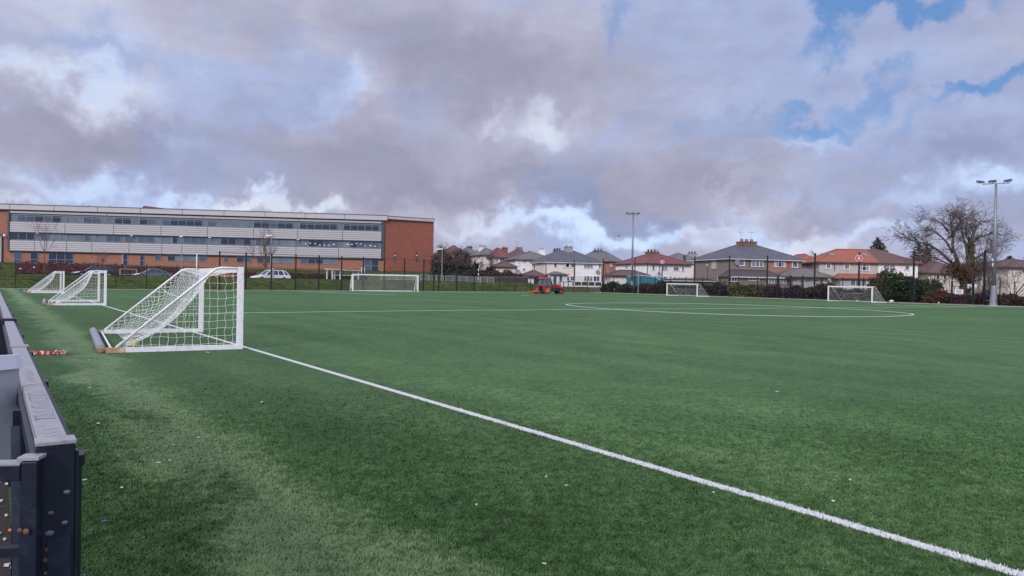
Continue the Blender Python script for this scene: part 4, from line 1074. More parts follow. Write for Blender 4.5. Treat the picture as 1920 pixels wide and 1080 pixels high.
sh = House('low flat brown shed roof left of the brown house', 1264, 134, 6, 1350, 4, 524.5, 523.4, wall='render_b', roof='dk_ext_roof', inset=1.5, name='outbuilding', group='garages and outbuildings', cat='outbuilding')

# H4: orange pair
h = House('pale semi-detached house with bright orange tiled roof turning dark red at its right half', 1536.5, 130, -4, 1721.5, 10.5, 490.4, 468.6, wall='render_grey', roof='orange_roof', inset=4.6, roof2='brown_roof', split=.60, wall2='render_w', gut='gutter_d')
h.win('f', 1548.5, 1558.5, 494, 504, 1, 'glass_g'); h.win('f', 1582, 1593.5, 494.3, 505.5, 1, 'glass_g'); h.win('f', 1610, 1631, 494.8, 508, 3); h.win('f', 1657, 1679, 496.5, 508, 2, 'glass_g'); h.win('f', 1696, 1706, 497, 507, 1, 'glass_g')
h.pipe(1565, 491, 508)
h.extension(h.u(1561, 515), h.u(1647, 515), 3.8, h.ze - 2.0, h.ze - 2.95, 'render_grey', 'orange_roof', 1.2, 'gutter_d')
h.ewin(3.8, 1594, 1625, 524, 536, 3, 'glass_g'); h.pipe(1586, 521, 538); h.pipe(1633, 522, 538)
for px, py in ((1570, 477), (1634, 474)):       # rooflights on the front slope
    u_ = h.u(px, py); v_ = 2.7; zz_ = h.ze + (h.zr - h.ze) * (v_ + .45) / (h.D / 2 + .45)
    MB().hexa([(u_ - .4, v_ - .5, zz_ - .42), (u_ + .4, v_ - .5, zz_ - .42), (u_ + .4, v_ + .5, zz_ + .15), (u_ - .4, v_ + .5, zz_ + .15)],
              [(u_ - .4, v_ - .5, zz_ - .12), (u_ + .4, v_ - .5, zz_ - .12), (u_ + .4, v_ + .5, zz_ + .36), (u_ - .4, v_ + .5, zz_ + .36)]).build('rooflight', 'glass_g', h.roof)
h = House('farther orange-roofed house showing between the brown house and the pale orange-roofed pair', 1506, 150, 4, 1534, 9, 490.5, 477.6, wall='render_p', roof='orange_roof', inset=2.5, gut='gutter_d')
# right-hand cluster
h = House('pale house with brown hipped roof seen through the bare ivy tree', 1742, 128, 0, 1822, 10, 511, 490.5, wall='render_c', roof='brown_roof', inset=5.2, gut='gutter_d')
h.win('f', 1755, 1762, 514, 524, 1); h.win('f', 1768, 1775, 514, 524, 1); h.win('f', 1782, 1790, 514, 524, 2)
h = House('white house with dark red roof just right of the big floodlight', 1866, 135, 0, 1896, 10, 507, 492.5, wall='render_w', roof='red_roof', inset=3.5, gut='gutter_d')
h.win('f', 1884, 1888, 510, 518, 1)
h = House('cream house with brown roof cut by the right edge of the photo', 1891, 112, -6, 1975, 11, 500.0, 486.8, wall='render_c', roof='brown_roof', inset=5.0, gut='gutter_d')
h.win('f', 1916.5, 1925, 503, 513, 2); h.win('f', 1900, 1906, 526, 540, 1, 'glass_g', 'upvc', True)
# left-hand cluster on the rise
h = House('white house with grey-brown hipped roof and white chimney behind the bare trees', 905, 190, 20, 936.5, 12, 477.2, 464.8, wall='render_w', roof='slate2', inset=5, roof2='brown_roof', split=.5, gut='gutter_d')
h.win('s', 897.5, 900.5, 479.5, 484.5, 1); h.win('s', 873, 879, 480, 486, 2)
h.chimney(898, 911.5, 462.6, 467, mat_='render_w', pots=6, pot_y=460.4, dpt=1.2)
h = House('far grey hipped roof with a round cowled chimney, second from the school', 868, 204, 14, 898, 12, 476.2, 464.0, wall='render_w', roof='slate2', inset=5, gut='gutter_d')
h.chimney(876, 885, 462.5, 466, mat_='stack_d', pots=4, pot_y=460.8, dpt=1.1)
h = House('long pale house with dark brown roof half hidden by trees right of the school', 830, 196, 6, 872, 11, 473.5, 460.5, wall='render_w', roof='brown_roof', inset=4, gut='gutter_d')
h.win('f', 836, 841, 477, 482, 2); h.win('f', 852, 858, 477, 482, 2)
h = House('pale low house beside the brick gable of the school behind tree branches', 808, 190, 6, 832, 10, 484.0, 476.0, wall='render_w', roof='brown_roof', inset=3, gut='gutter_d')
h = House('white house under a bright red tiled roof with a red chimney', 924, 186, 16, 962, 11, 482.0, 465.0, wall='render_w', roof='red_roof', inset=5, gut='gutter_d')
h.win('f', 930, 934, 485, 491, 1); h.win('f', 937, 945, 484, 491.5, 3); h.win('f', 952, 960, 483, 490, 3, 'glass_d')
h.chimney(941.5, 951, 464.4, 468, mat_='stack_b', pots=3, pot_y=463.2, dpt=1.2)
h = House('brown-red roofed house with a row of chimney pots left of the tractor house', 962.5, 184, 16, 1000, 11, 482.4, 467.6, wall='render_w', roof='brown_roof', inset=5, gut='gutter_d')
h.chimney(966.5, 979.5, 467.0, 471, mat_='stack_g', pots=6, pot_y=463.4, aerial=1, dpt=1.2)
h = House('white house with slate roof and two small square windows just left of the garage', 966, 174, 12, 1040, 11, 485.6, 471.4, wall='render_w', roof='slate2', inset=5.6, gut='gutter_d')
h.win('f', 971.5, 974.5, 488.5, 494, 1); h.win('f', 981, 986, 487.5, 492.5, 2); h.win('f', 972, 974.5, 503.5, 509, 1, 'glass_d'); h.win('f', 980, 985, 502.5, 508, 1); h.win('f', 971.5, 974.5, 495.5, 498.5, 1, 'glass_g')
h.chimney(1010.5, 1020.5, 467.6, 474, mat_='render_w', pots=3, pot_y=466.4, dpt=1.2)
h = House('low brown-roofed extension below the red and brown roofed houses', 930, 172, 10, 966, 7, 499.4, 490.4, wall='render_c', roof='brown_roof', inset=2.5, name='outbuilding', gut='gutter_d', group='garages and outbuildings', cat='outbuilding')
h.win('f', 944, 948, 502, 507, 1, 'glass_g'); h.win('f', 955, 959, 502, 507, 1, 'glass_d')

# ------------------------------------------------------------ fences
def fence(name, label, pxs, basef, topf, hgt=None, low=3.0, post_w=.09, cat='fence', group=None, rails=(1.0,), tops=None, m_='black_metal', mesh=True, foot=0.02, wire=.0045):
    """posts at pixel columns; ground line given by basef(px)->Point"""
    P = [basef(px) for px in pxs]
    root = thing(name, label, cat, (P[0].x, P[0].y, 0), 0, group)
    o0 = P[0].copy(); hs = []
    for i, p in enumerate(P):
        t_ = (tops[i] if tops else hgt); hs.append(t_)
        q = p - o0; mb = MB(); d_ = (P[min(i + 1, len(P) - 1)] - P[max(i - 1, 0)]).normalized(); nn = Vector((-d_.y, d_.x, 0))
        w = post_w / 2
        base = [q + d_ * a * w + nn * b_ * w for a, b_ in ((-1, -1), (1, -1), (1, 1), (-1, 1))]
        mb.hexa([(v.x, v.y, -.1) for v in base], [(v.x, v.y, t_) for v in base])
        mb.build('post', m_, root)
    for i in range(len(P) - 1):
        a, b_ = P[i] - o0, P[i + 1] - o0; L = (b_ - a).length
        if L > 14: continue
        d_ = (b_ - a) / L; mb = MB(); nn = Vector((-d_.y, d_.x, 0)) * .06
        if mesh:
            lo = min(low, hs[i], hs[i + 1]); k = int(L / .085)
            for j in range(1, k):
                c_ = a + d_ * (L * j / k) - nn; mb.add([(c_.x - wire, c_.y, .04), (c_.x + wire, c_.y, .04), (c_.x, c_.y + wire * 1.7, .04), (c_.x - wire, c_.y, lo), (c_.x + wire, c_.y, lo), (c_.x, c_.y + wire * 1.7, lo)], [(0, 1, 4, 3), (1, 2, 5, 4), (2, 0, 3, 5)])
            z = .06
            while z < lo + .01:
                A = a - nn; B = b_ - nn; mb.sq((A.x, A.y, z), (B.x, B.y, z), .010, .012); z += .2
        for r_ in rails:
            zz_ = r_ if r_ > 0 else min(hs[i], hs[i + 1]) + r_
            A = a - nn; B = b_ - nn
            if r_ > 0: mb.sq((A.x, A.y, zz_), (B.x, B.y, zz_), .035, .045)
            else: MB().sq((A.x, A.y, zz_), (B.x, B.y, zz_), .035, .045).build('top_rail', m_, root)
        if mb.v: mb.build('mesh_panel', m_, root)
    return root
def on_line(A, d, off, n_):
    def f(px):
        t_ = hit2(px, A + n_ * off, d, 540); p = A + n_ * off + d * t_; return Vector((p.x, p.y, 0))
    return f
bl_ = on_line(BK0, BKD, .28, BKN)
def topz(f, px, y): p = f(px); return zpx(px, y, p)
px_ = [-60, -22, 29, 92, 155, 217, 274.5, 331, 371]
fence('mesh_fence', 'low thin mesh fence in front of the grass bank at far left', px_, bl_, None, 3.05, 3.0, .075, m_='green_black')
px_ = [411, 460.7, 508.4, 554, 597.5, 640, 680.7, 720, 758, 794, 813, 822.5, 856, 889]
ty = [471, 473, 475, 477, 478.5, 480.3, 481.7, 483.3, 484.8, 486.2, 487.5, 487.5, 488.4, 489.2]
fence('ball_stop_fence', 'tall dark green ball-stop fence behind the full-size goal, before the school', px_, bl_, None, None, 3.0, .15, tops=[topz(bl_, p, y) for p, y in zip(px_, ty)], rails=(3.0, -.12), m_='green_black')
px_ = [905, 936, 966, 995, 1024, 1051, 1076, 1102]
fence('mesh_fence', 'low mesh fence between the tractor and the grassy bank', px_, bl_, None, 3.1, 3.0, .08, tops=[3.1, 3.1, 3.1, 3.1, 3.1, 3.1, 5.9, 3.1], m_='green_black')
rl_ = on_line(CORN, RTD, .35, RTN)
px_ = [1129, 1150, 1175, 1201, 1228, 1257, 1286, 1317, 1350, 1384, 1420, 1457]
fence('mesh_fence', 'low mesh fence along the hedge behind the goal right of the tractor', px_, rl_, None, 3.1, 3.0, .08)
px_ = [1505, 1540, 1580, 1619, 1663, 1708, 1752, 1785]
fence('mesh_fence', 'low mesh fence behind the goal farthest right', px_, rl_, None, 3.1, 3.0, .08)
px_ = [1826, 1875, 1925, 1990]
fence('mesh_fence', 'low mesh fence behind the big floodlight at the right edge', px_, rl_, None, 3.1, 3.0, .08)
# gate frames in the right-hand fence
def gate(label, pa, pb, h_=2.7):
    A, B = rl_(pa), rl_(pb); d_ = (B - A).normalized(); L = (B - A).length
    root = thing('fence_gate', label, 'gate', (A.x, A.y, 0), math.atan2(d_.y, d_.x), 'gates in the pitch fence')
    for x in (0, L): MB().box(x - .075, x + .075, -.075, .075, -.05, h_ + .6).build('gate_post', 'navy_metal', root)
    mb = MB(); mb.box(.2, L - .2, -.03, .03, .15, .22); mb.box(.2, L - .2, -.03, .03, h_ * .5, h_ * .5 + .07); mb.box(.2, L - .2, -.03, .03, h_, h_ + .07)
    mb.box(.2, .27, -.032, .028, .223, h_ - .003); mb.box(L - .27, L - .2, -.032, .028, .223, h_ - .003)
    k = int(L / .12)
    for j in range(1, k): mb.box(.2 + (L - .4) * j / k - .006, .2 + (L - .4) * j / k + .006, -.006, .006, .223, h_ - .003)
    mb.build('gate_leaf', 'navy_metal', root); return root
gate('blue-grey mesh gate before the dark hedge, between the two right-hand goals', 1459, 1481)
gate('second blue-grey mesh gate just left of the farthest right goal', 1482.5, 1505)
gate('gate carrying a white notice left of the big floodlight', 1785, 1824, 2.1)
# tall ball-stop posts
proto = None
for px, ty_, w in ((1130.5, 485.5, .2), (1189.8, 484, .14), (1241, 484.5, .15), (1302, 481, .17), (1367, 480.6, .17), (1438, 480.6, .17), (1527, 475.5, .17), (1610, 473.8, .17), (1712.5, 471, .17), (1845.5, 470.5, .18)):
    p = rl_(px); z = topz(rl_, px, ty_)
    r_ = thing('ball_stop_post', 'tall slim black ball-stop post rising from the right-hand fence', 'post', (p.x, p.y, 0), group='tall ball stop posts along the right-hand fence')
    MB().box(-w / 2, w / 2, -w / 2, w / 2, -.05, z).build('shaft', 'black_metal', r_)
    MB().box(-w * .6, w * .6, -w * .6, w * .6, z + .002, z + .06).build('cap', 'black_metal', r_)
    if px == 1130.5:
        MB().tube([(.1, -.1, z - .4), (1.0, -.6, .1)], .05, 6).build('stay', 'black_metal', r_); r_['label'] = 'tall black ball-stop post with a slanting stay at the pitch corner'
# round red signs on two posts
def text_mesh(txt, size, name, m_, parent, loc, rot, sx=1):
    cu = bpy.data.curves.new(name, 'FONT'); cu.body = txt; cu.size = size; cu.extrude = .004; cu.align_x = 'CENTER'; cu.align_y = 'CENTER'; cu.offset = size * .02
    o = bpy.data.objects.new(name, cu); COL.objects.link(o)
    dg = bpy.context.evaluated_depsgraph_get(); dg.update()
    me = bpy.data.meshes.new_from_object(o.evaluated_get(dg)); bpy.data.objects.remove(o); me.materials.clear(); me.materials.append(M[m_])
    o = bpy.data.objects.new(name, me); COL.objects.link(o); o.parent = parent; o.location = loc; o.rotation_euler = rot; o.scale = (sx, 1, 1)
    return o
for px, py, txt, w_, lb in ((1241, 491, 'K', .30, 'round red sign with a white letter on the post left of the middle hedge goal'), (1609.5, 484, '6', .36, 'round red sign with a white numeral on the post before the orange roof')):
    p = rl_(px); z = zpx(px, py, p); v = Vector((p.x, p.y, 0)); a_ = math.atan2(v.x, v.y)
    r_ = thing('round_sign', lb, 'sign', (p.x - v.normalized().x * .16, p.y - v.normalized().y * .16, z), -a_, 'round red signs on tall posts')
    k = w_ / .43
    d_ = MB(); d_.lathe([(.50 * k, -.012), (.50 * k, .012)], 28, (0, 0, 0), 'y'); d_.build('rim', 'sign_white', r_)
    d_ = MB(); d_.lathe([(.44 * k, -.018), (.44 * k, -.013)], 28, (0, 0, 0), 'y'); d_.build('disc', 'sign_red', r_)
    text_mesh(txt, .68 * k, 'lettering', 'sign_white', r_, (0, -.026, 0), (R(90), 0, 0), 1.2)
# notices
def notice(px0, px1, y0, y1, label, f, lines=3, dz=0, post=False):
    p = f((px0 + px1) / 2); k = p.y / FPX * 1.0; w = (px1 - px0) * p.y / FPX; z1 = zpx(px0, y0, p); z0 = zpx(px0, y1, p)
    a_ = math.atan2(p.x, p.y); u = Vector((p.x, p.y, 0)).normalized() * .2
    r_ = thing('notice_board', label, 'sign', (p.x - u.x, p.y - u.y, 0), -a_, 'white notices at the right-hand gate')
    MB().box(-w / 2, w / 2, -.02, .02, z0, z1).build('board', 'sign_white', r_)
    mb = MB()
    for i in range(lines):
        zz_ = z0 + (z1 - z0) * (.2 + .6 * i / max(1, lines - 1)); ww = w * (.36 - .06 * (i % 2)); mb.box(-ww, ww, -.026, -.021, zz_ - .04, zz_ + .035)
    mb.build('lettering', 'sign_text', r_)
    if post:
        MB().box(-.05, .05, .022, .12, -.05, z0 + .3).build('post', 'galv', r_)
    return r_
notice(1791, 1805, 542.3, 551, 'framed white notice fixed to the gate left of the big floodlight', rl_)
notice(1815, 1830, 533, 539.8, 'white notice board higher up behind the gate post, right of the framed notice', on_line(CORN, RTD, 2.2, RTN), 2, post=True)

# ------------------------------------------------------------ floodlights
def floodlight(label, px, base_y, top_y, heads, foot=True, k=1.0):
    p = ground(px, base_y, .02); z = zpx(px + (base_y - top_y) * .018, top_y, p)
    a_ = math.atan2(p.x, p.y)
    root = thing('floodlight_mast', label, 'floodlight', (p.x, p.y, 0), -a_, 'floodlight masts beside the pitch')
    mb = MB(); mb.tube([(0, 0, 2.2), (0, 0, z)], [.21 * k, .12 * k], 12, True); mb.build('mast', 'galv', root, smooth=True)
    mb = MB(); mb.lathe([(.46 * k, 0.0), (.40 * k, .35), (.26 * k, 2.0), (.215 * k, 2.25)], 12); mb.build('base_sleeve', 'galv', root)
    mb = MB(); mb.lathe([(.7 * k, .0), (.62 * k, .09)], 16); mb.build('footing', 'concrete', root)
    MB().box(-.19, -.1, -.26 * k, -.2 * k, 4.9, 5.2).box(-.19, -.1, -.26 * k, -.2 * k, 4.35, 4.7).build('label_plate', 'sign_white', root)
    w = heads[0]
    mb = MB(); mb.sq((-w, 0, z + .05), (w, 0, z + .05), .1); mb.build('crossarm', 'galv', root)
    for x, ti in heads[1]:
        lm_ = MB(); hw, hd, hh = .42 * k, .34 * k, .09
        c_, s_ = math.cos(ti), math.sin(ti)
        def P(x_, y_, z_): return (x + x_, y_, z + .33 + z_ + x_ * s_ * .6)
        lm_.hexa([P(-hw, -hd, -hh), P(hw, -hd, -hh), P(hw, hd, -hh * .6), P(-hw, hd, -hh * .6)], [P(-hw * .8, -hd * .7, hh), P(hw * .8, -hd * .7, hh), P(hw * .7, hd * .8, hh * 1.4), P(-hw * .7, hd * .8, hh * 1.4)])
        lo = lm_.build('lamp_head', 'trim', root)
        MB().box(x - hw * .8, x + hw * .8, -hd * .8, hd * .8, z + .33 - hh - .03, z + .33 - hh - .015).build('lamp_glass', 'glass_b', lo)
        MB().sq((x, 0, z + .09), (x, .05, z + .26), .05).build('bracket', 'galv', lo)
floodlight('big galvanised floodlight mast with three lamps at the right edge of the pitch', 1862.5, 574, 345, (1.25, ((-1.45, -.3), (-.35, .1), (1.05, .25))), k=1.0)
floodlight('middle floodlight mast standing before the red-roofed house', 1184.5, 549.6, 403, (1.0, ((-1.05, -.2), (-.1, .1), (.85, .2))), k=1.05)

# lamp columns and slim poles
def lamp_column(label, px, base, ytop, r, arm=0.5, m_='galv', head=True, z=None):
    zt = zpx(px + (base.y * 0), ytop, base)
    a_ = math.atan2(base.x, base.y)
    root = thing('street_lamp', label, 'street lamp', (base.x, base.y, base.z), -a_, 'street lamps by the school')
    mb = MB(); mb.tube([(0, 0, -.05), (0, 0, 1.4), (0, 0, 1.42), (0, 0, zt - base.z)], [r * 1.35, r * 1.35, r, r * .7], 8); mb.build('column', m_, root)
    if head:
        MB().hexa([(-arm, -.09, zt - base.z - .02), (.08, -.09, zt - base.z + .05), (.08, .09, zt - base.z + .05), (-arm, .09, zt - base.z - .02)],
                  [(-arm, -.06, zt - base.z + .12), (.08, -.06, zt - base.z + .2), (.08, .06, zt - base.z + .2), (-arm, .06, zt - base.z + .12)]).build('lantern', 'lamp_white', root)
    return root
def bankpt(px, a, py=520):
    t_ = hit2(px, BK0 + BKN * a, BKD, py); p = BK0 + BKN * a + BKD * t_; p.z = tz(p); return p
lamp_column('tall street lamp with a cranked lantern in front of the bare school tree', 507.5, bankpt(507.5, 14.5), 443, .11, .8)
lamp_column('pale street lamp standing on the grass slope right of the school gable', 828.5, bankpt(828.5, 9), 468, .09, .9)
lamp_column('thin pale lamp pole in front of the school windows behind the nearest goal', 340, bankpt(340, 15), 444.5, .07, .3)
p = bankpt(368.5, 11); r_ = thing('white_pole', 'plain thick white pole behind the crossbar of the nearest goal', 'pole', tuple(p))
zt = zpx(369, 477.5, p); MB().tube([(0, 0, -.1), (0, 0, zt - p.z)], .085, 8).build('shaft', 'white_paint', r_); MB().tube([(0, 0, zt - p.z + .002), (0, 0, zt - p.z + .05)], .1, 8).build('cap', 'white_paint', r_)
p = rl_(1197.5) + RTN * -.1; r_ = thing('pale_pole', 'short pale pole right of the middle floodlight', 'pole', (p.x, p.y, 0))
MB().tube([(0, 0, -.05), (0, 0, zpx(1197.5, 511, p))], .08, 8).build('shaft', 'galv', r_); MB().tube([(-.15, 0, zpx(1197.5, 511, p) + .03), (.15, 0, zpx(1197.5, 511, p) + .03)], .06, 6).build('cap', 'galv', r_)
# striped marker post
p = bankpt(897, 7); r_ = thing('striped_post', 'thin black and white striped post beside the grey railing', 'post', tuple(p))
zt = zpx(897, 504, p) - p.z
for i in range(6): MB().tube([(0, 0, zt * i / 6), (0, 0, zt * (i + 1) / 6 - .004)], .08, 8).build('band', ('black_metal', 'sign_white')[i % 2], r_)

# grey railing across the verge
def railing(label, pxa, pxb, aa, ab, nposts, h=1.05, m_='galv', bars=True, name='railing'):
    A, B = bankpt(pxa, aa), bankpt(pxb, ab); d_ = B - A; n = nposts
    root = thing(name, label, 'railing', tuple(A), 0, 'guard railings')
    for i in range(n + 1):
        q = d_ * i / n; MB().tube([(q.x, q.y, q.z - .3), (q.x, q.y, q.z + h)], .06, 6).build('post', m_, root)
    for i in range(n):
        a, b_ = d_ * i / n, d_ * (i + 1) / n; mb = MB()
        mb.tube([a + Vector((0, 0, h)), b_ + Vector((0, 0, h))], .045, 5); mb.tube([a + Vector((0, 0, .15)), b_ + Vector((0, 0, .15))], .03, 5)
        if bars:
            k = 12
            for j in range(1, k):
                q = a + (b_ - a) * j / k; mb.tube([q + Vector((0, 0, .15)), q + Vector((0, 0, h))], .018, 4, False)
        mb.build('rail_panel', m_, root)
M['rail_pale'] = mat('pale_railing', (0.30, 0.33, 0.30), 0.6, 0.1)
railing('long pale grey guard railing on the verge behind the full-size goal', 714, 832, 7.6, 6.6, 8, .95, 'rail_pale')
railing('second stretch of pale grey railing before the dark purple hedge', 836, 926, 6.2, 5.2, 7, .95, 'rail_pale')
railing('small white tubular railing between the dark estate and the grey-blue car', 225, 256, 13.8, 13.8, 1, .85, 'rail_pale', False)

# white-framed shelter beyond the fence
A = bankpt(622, 6.8); B = bankpt(674.5, 7.6); d_ = (B - A); L = d_.length
r_ = thing('open_shelter', 'white open-framed shelter with a pale flat roof behind the tall fence', 'shelter', tuple(A), math.atan2(d_.y, d_.x))
hs_ = zpx(622, 506, A) - A.z
for x in (0.1, L * .29, L * .95, ): 
    for y in (0, 1.3): MB().box(x - .07, x + .07, y - .07, y + .07, -.3, hs_).build('post', 'white_paint', r_)
MB().hexa([(-.15, -.25, hs_ + .004), (L + .4, -.25, hs_ - .06), (L + .4, 1.6, hs_ + .004), (-.15, 1.6, hs_ + .06)], [(-.15, -.25, hs_ + .12), (L + .4, -.25, hs_ + .06), (L + .4, 1.6, hs_ + .12), (-.15, 1.6, hs_ + .18)]).build('roof', 'white_paint', r_)
MB().box(.18, L * .95 - .08, -.03, .03, hs_ * .42, hs_ * .5).build('rail', 'white_paint', r_)
# white totem sign by the white car
p = bankpt(510.5, 7.0); a_ = math.atan2(p.x, p.y)
r_ = thing('totem_sign', 'rounded pale grey upright sign standing in front of the white car', 'sign', tuple(p), -a_)
zt = zpx(511, 502.5, p) - p.z; w = .27
mb = MB(); mb.prism([(-w, -.1), (w, -.1), (w, zt - .25), (w * .8, zt - .08), (w * .4, zt), (-w * .4, zt), (-w * .8, zt - .08), (-w, zt - .25)], -.05, .05); mb.build('board', 'sheet_grey', r_)
mb = MB()
for i in range(4): mb.box(-w * .7, w * .7, -.056, -.051, .5 + i * .16, .56 + i * .16)
mb.build('lettering', 'frame_grey', r_)
# bollards
for px, a_, yt, lb in ((38, 7.2, 504.5, 'shorter dark bollard with a pale cap at far left of the bank'), (64, 7.2, 502, 'taller dark red bollard with a pale cap, right of the shorter one'), (96, 7.3, 506, None)):
    if lb is None: continue
    p = bankpt(px, a_); zt = zpx(px, yt, p) - p.z; r_ = thing('bollard', lb, 'bollard', tuple(p), group='bollards at the roadside')
    MB().tube([(0, 0, -.1), (0, 0, zt)], .1, 10).build('post', 'wood_d', r_); MB().lathe([(.11, zt + .002), (.1, zt + .12)], 10).build('cap', 'sign_white', r_)
# dark bin near the shelter
p = bankpt(682, 6.5); r_ = thing('waste_bin', 'dark hunched bin standing right of the white-framed shelter', 'bin', tuple(p))
MB().lathe([(.42, -.1), (.5, .2), (.52, .75), (.40, .98), (.1, 1.08)], 12).build('body', 'bin', r_); MB().tube([(-.35, 0, 1.0), (-.35, 0, 1.9), ], .05, 6).tube([(.1, 0, 1.06), (.1, 0, 1.9)], .05, 6).build('stake', 'white_paint', r_)
# sapling stake with green guard
p = bankpt(592, 2.5); r_ = thing('sapling', 'thin leaning sapling with a green guard on the bank before the tall fence', 'sapling', tuple(p))
MB().tube([(0, 0, -.1), (-.15, 0, 1.2), (-.4, 0, 2.6)], [.03, .025, .01], 5).build('stem', 'bark_l', r_); MB().lathe([(.09, .1), (.09, .7)], 8).build('guard', 'teal', r_)

# ------------------------------------------------------------ walls and boundary things by the tractor
def gwall(name, label, pa, pb, Da, Db, ya, yb, m_, cat='wall', th=.2, posts=None, pm='concrete', group=None, zb=None):
    A = at(pa, 530, Da); B = at(pb, 530, Db); A.z = B.z = 0; d_ = B - A; L = d_.length
    r_ = thing(name, label, cat, (A.x, A.y, 0), math.atan2(d_.y, d_.x), group)
    za, zb_ = zpx(pa, ya, A), zpx(pb, yb, B)
    MB().hexa([(0, 0, -.3), (L, 0, -.3), (L, th, -.3), (0, th, -.3)], [(0, 0, za), (L, 0, zb_), (L, th, zb_), (0, th, za)]).build('panel', m_, r_)
    if posts:
        for i in range(posts + 1):
            x = L * i / posts; z = za + (zb_ - za) * i / posts
            MB().box(x - .08, x + .08, -.06, -.003, -.3, z + .1).build('post', pm, r_)
    MB().hexa([(-.05, -.07, za + .003), (L + .05, -.07, zb_ + .003), (L + .05, th + .05, zb_ + .003), (-.05, th + .05, za + .003)], [(-.05, -.07, za + .07), (L + .05, -.07, zb_ + .07), (L + .05, th + .05, zb_ + .07), (-.05, th + .05, za + .07)]).build('coping', pm, r_)
    return r_
gwall('boundary_fence', 'dark board fence with white posts before the white house right of the tractor', 1077, 1128, 150, 152, 528.6, 529.4, 'wood_d', 'fence', .12, 4, 'render_w')
gwall('garden_wall', 'low pale wall under the dark board fence', 1073, 1130, 149.4, 151.2, 534.8, 536.2, 'render_w', 'wall')
gwall('garden_wall', 'long dull grey and brick-red low wall along the pitch corner', 1046, 1150, 147.6, 145.2, 537.8, 539.2, 'stack_d', 'wall')
gwall('garden_wall', 'white rear wall with doors beside the tractor cab', 1048, 1074, 151, 151.5, 528.8, 529, 'render_w', 'wall', .2, 3, 'stack_d')
p = bankpt(1060, 2)
so2 = MB(); A = CORN + BKN * .5 - BKD * 9; B = CORN + BKN * .5 + BKD * 1; so2.extr([(A.x, A.y), (B.x, B.y), (B.x + BKN.x * 3, B.y + BKN.y * 3), (A.x + BKN.x * 3, A.y + BKN.y * 3)], -.1, .32)
tag(so2.build('earth_bed', 'red_soil'), kind='structure')
# teal cover
A = at(1175, 520, 143); B = at(1240, 520, 138); A.z = B.z = 0; d_ = B - A; L = d_.length
r_ = thing('teal_container', 'teal covered container with pale blue top edge right of the middle floodlight', 'container', (A.x, A.y, 0), math.atan2(d_.y, d_.x))
za = zpx(1205, 517, (A + B) / 2)
prof = [(0, -.1), (L, -.1), (L, za - .9), (L * .86, za - .35), (L * .6, za - .02), (L * .3, za), (0, za - .15)]
mb = MB(); mb.prism(prof, 0, 3.0); mb.build('body', 'teal', r_)
pe = [(0, za - .15), (L * .3, za), (L * .6, za - .02), (L * .86, za - .35), (L, za - .9)]
mb = MB(); mb.tube([(x, -.04, z) for x, z in pe], .09, 6); mb.build('edge_trim', 'teal_l', r_)
# wooden shed and blue sheet by the big floodlight
p = rl_(1817) + RTN * 1.2; q = rl_(1836.5) + RTN * 1.2; d_ = q - p; L = d_.length; zt = zpx(1826, 547.2, p)
r_ = thing('wooden_hut', 'small orange-brown wooden hut between the gate and the big floodlight', 'hut', (p.x, p.y, 0), math.atan2(d_.y, d_.x))
MB().box(0, L, 0, 1.4, -.1, zt - .2).build('wall', 'wood', r_); MB().hexa([(-.1, -.1, zt - .196), (L + .1, -.1, zt - .28 + .084), (L + .1, 1.5, zt - .196), (-.1, 1.5, zt - .196)], [(-.1, -.1, zt - .1), (L * .5, -.1, zt + .05), (L * .5, 1.5, zt + .05), (-.1, 1.5, zt - .1)]).build('roof', 'wood', r_)
mb = MB()
for x in (.05, L * .5, L - .12): mb.box(x, x + .08, -.03, -.003, 0, zt - .25)
mb.build('door_trim', 'wood_d', r_)
p = rl_(1843) + RTN * 1.0; r_ = thing('blue_sheet', 'crumpled dark blue sheet beside the wooden hut', 'tarpaulin', (p.x, p.y, 0)); mb = MB(); ico(mb, (0, 0, 1.0), .8, 2, .8, .4, .75)
me_ = mb; 
for i, v in enumerate(mb.v): mb.v[i] = (v[0] + rng.normal(0, .07), v[1] + rng.normal(0, .05), v[2] + rng.normal(0, .08))
mb.build('sheet', 'tarp', r_)
# white sack on the kerb, small white blob
p = ground(1671.5, 567.5, .1); mb = MB(); ico(mb, (p.x, p.y, .1 + .14), .2, 2, 1.5, .7, .8)
for i, v in enumerate(mb.v): mb.v[i] = (v[0] + rng.normal(0, .03), v[1] + rng.normal(0, .03), max(.105, v[2] + rng.normal(0, .03)))
tag(mb.build('white_sack', 'litter_w'), 'crumpled white sack on the kerb right of the farthest right goal', 'sack')
p = ground(1760, 569.5, .1); mb = MB(); ico(mb, (p.x, p.y, .2), .1, 2); tag(mb.build('football', 'litter_w', smooth=True), 'tiny white ball on the kerb before the russet hedge', 'ball')
p = ground(1607, 566.2, .004); mb = MB(); ico(mb, (p.x, p.y, .11), .11, 2); tag(mb.build('football', 'litter_w', smooth=True), 'white ball on the goal line of the goal farthest right', 'ball')
# bird
p = at(1160, 442, 120); mb = MB(); ico(mb, (0, 0, 0), .12, 2, 2.4, .8, .7)
r_ = thing('bird', 'tiny grey bird gliding in the sky left of the middle floodlight', 'bird', tuple(p)); mb.build('body', 'bird', r_)
for s_ in (-1, 1):
    MB().hexa([(-.1, s_ * .06, -.01), (.12, s_ * .06, -.01), (-.05, s_ * .55, .09), (-.12, s_ * .55, .09)], [(-.1, s_ * .06, .02), (.12, s_ * .06, .02), (-.05, s_ * .55, .105), (-.12, s_ * .55, .105)]).build('wing', 'bird', r_)

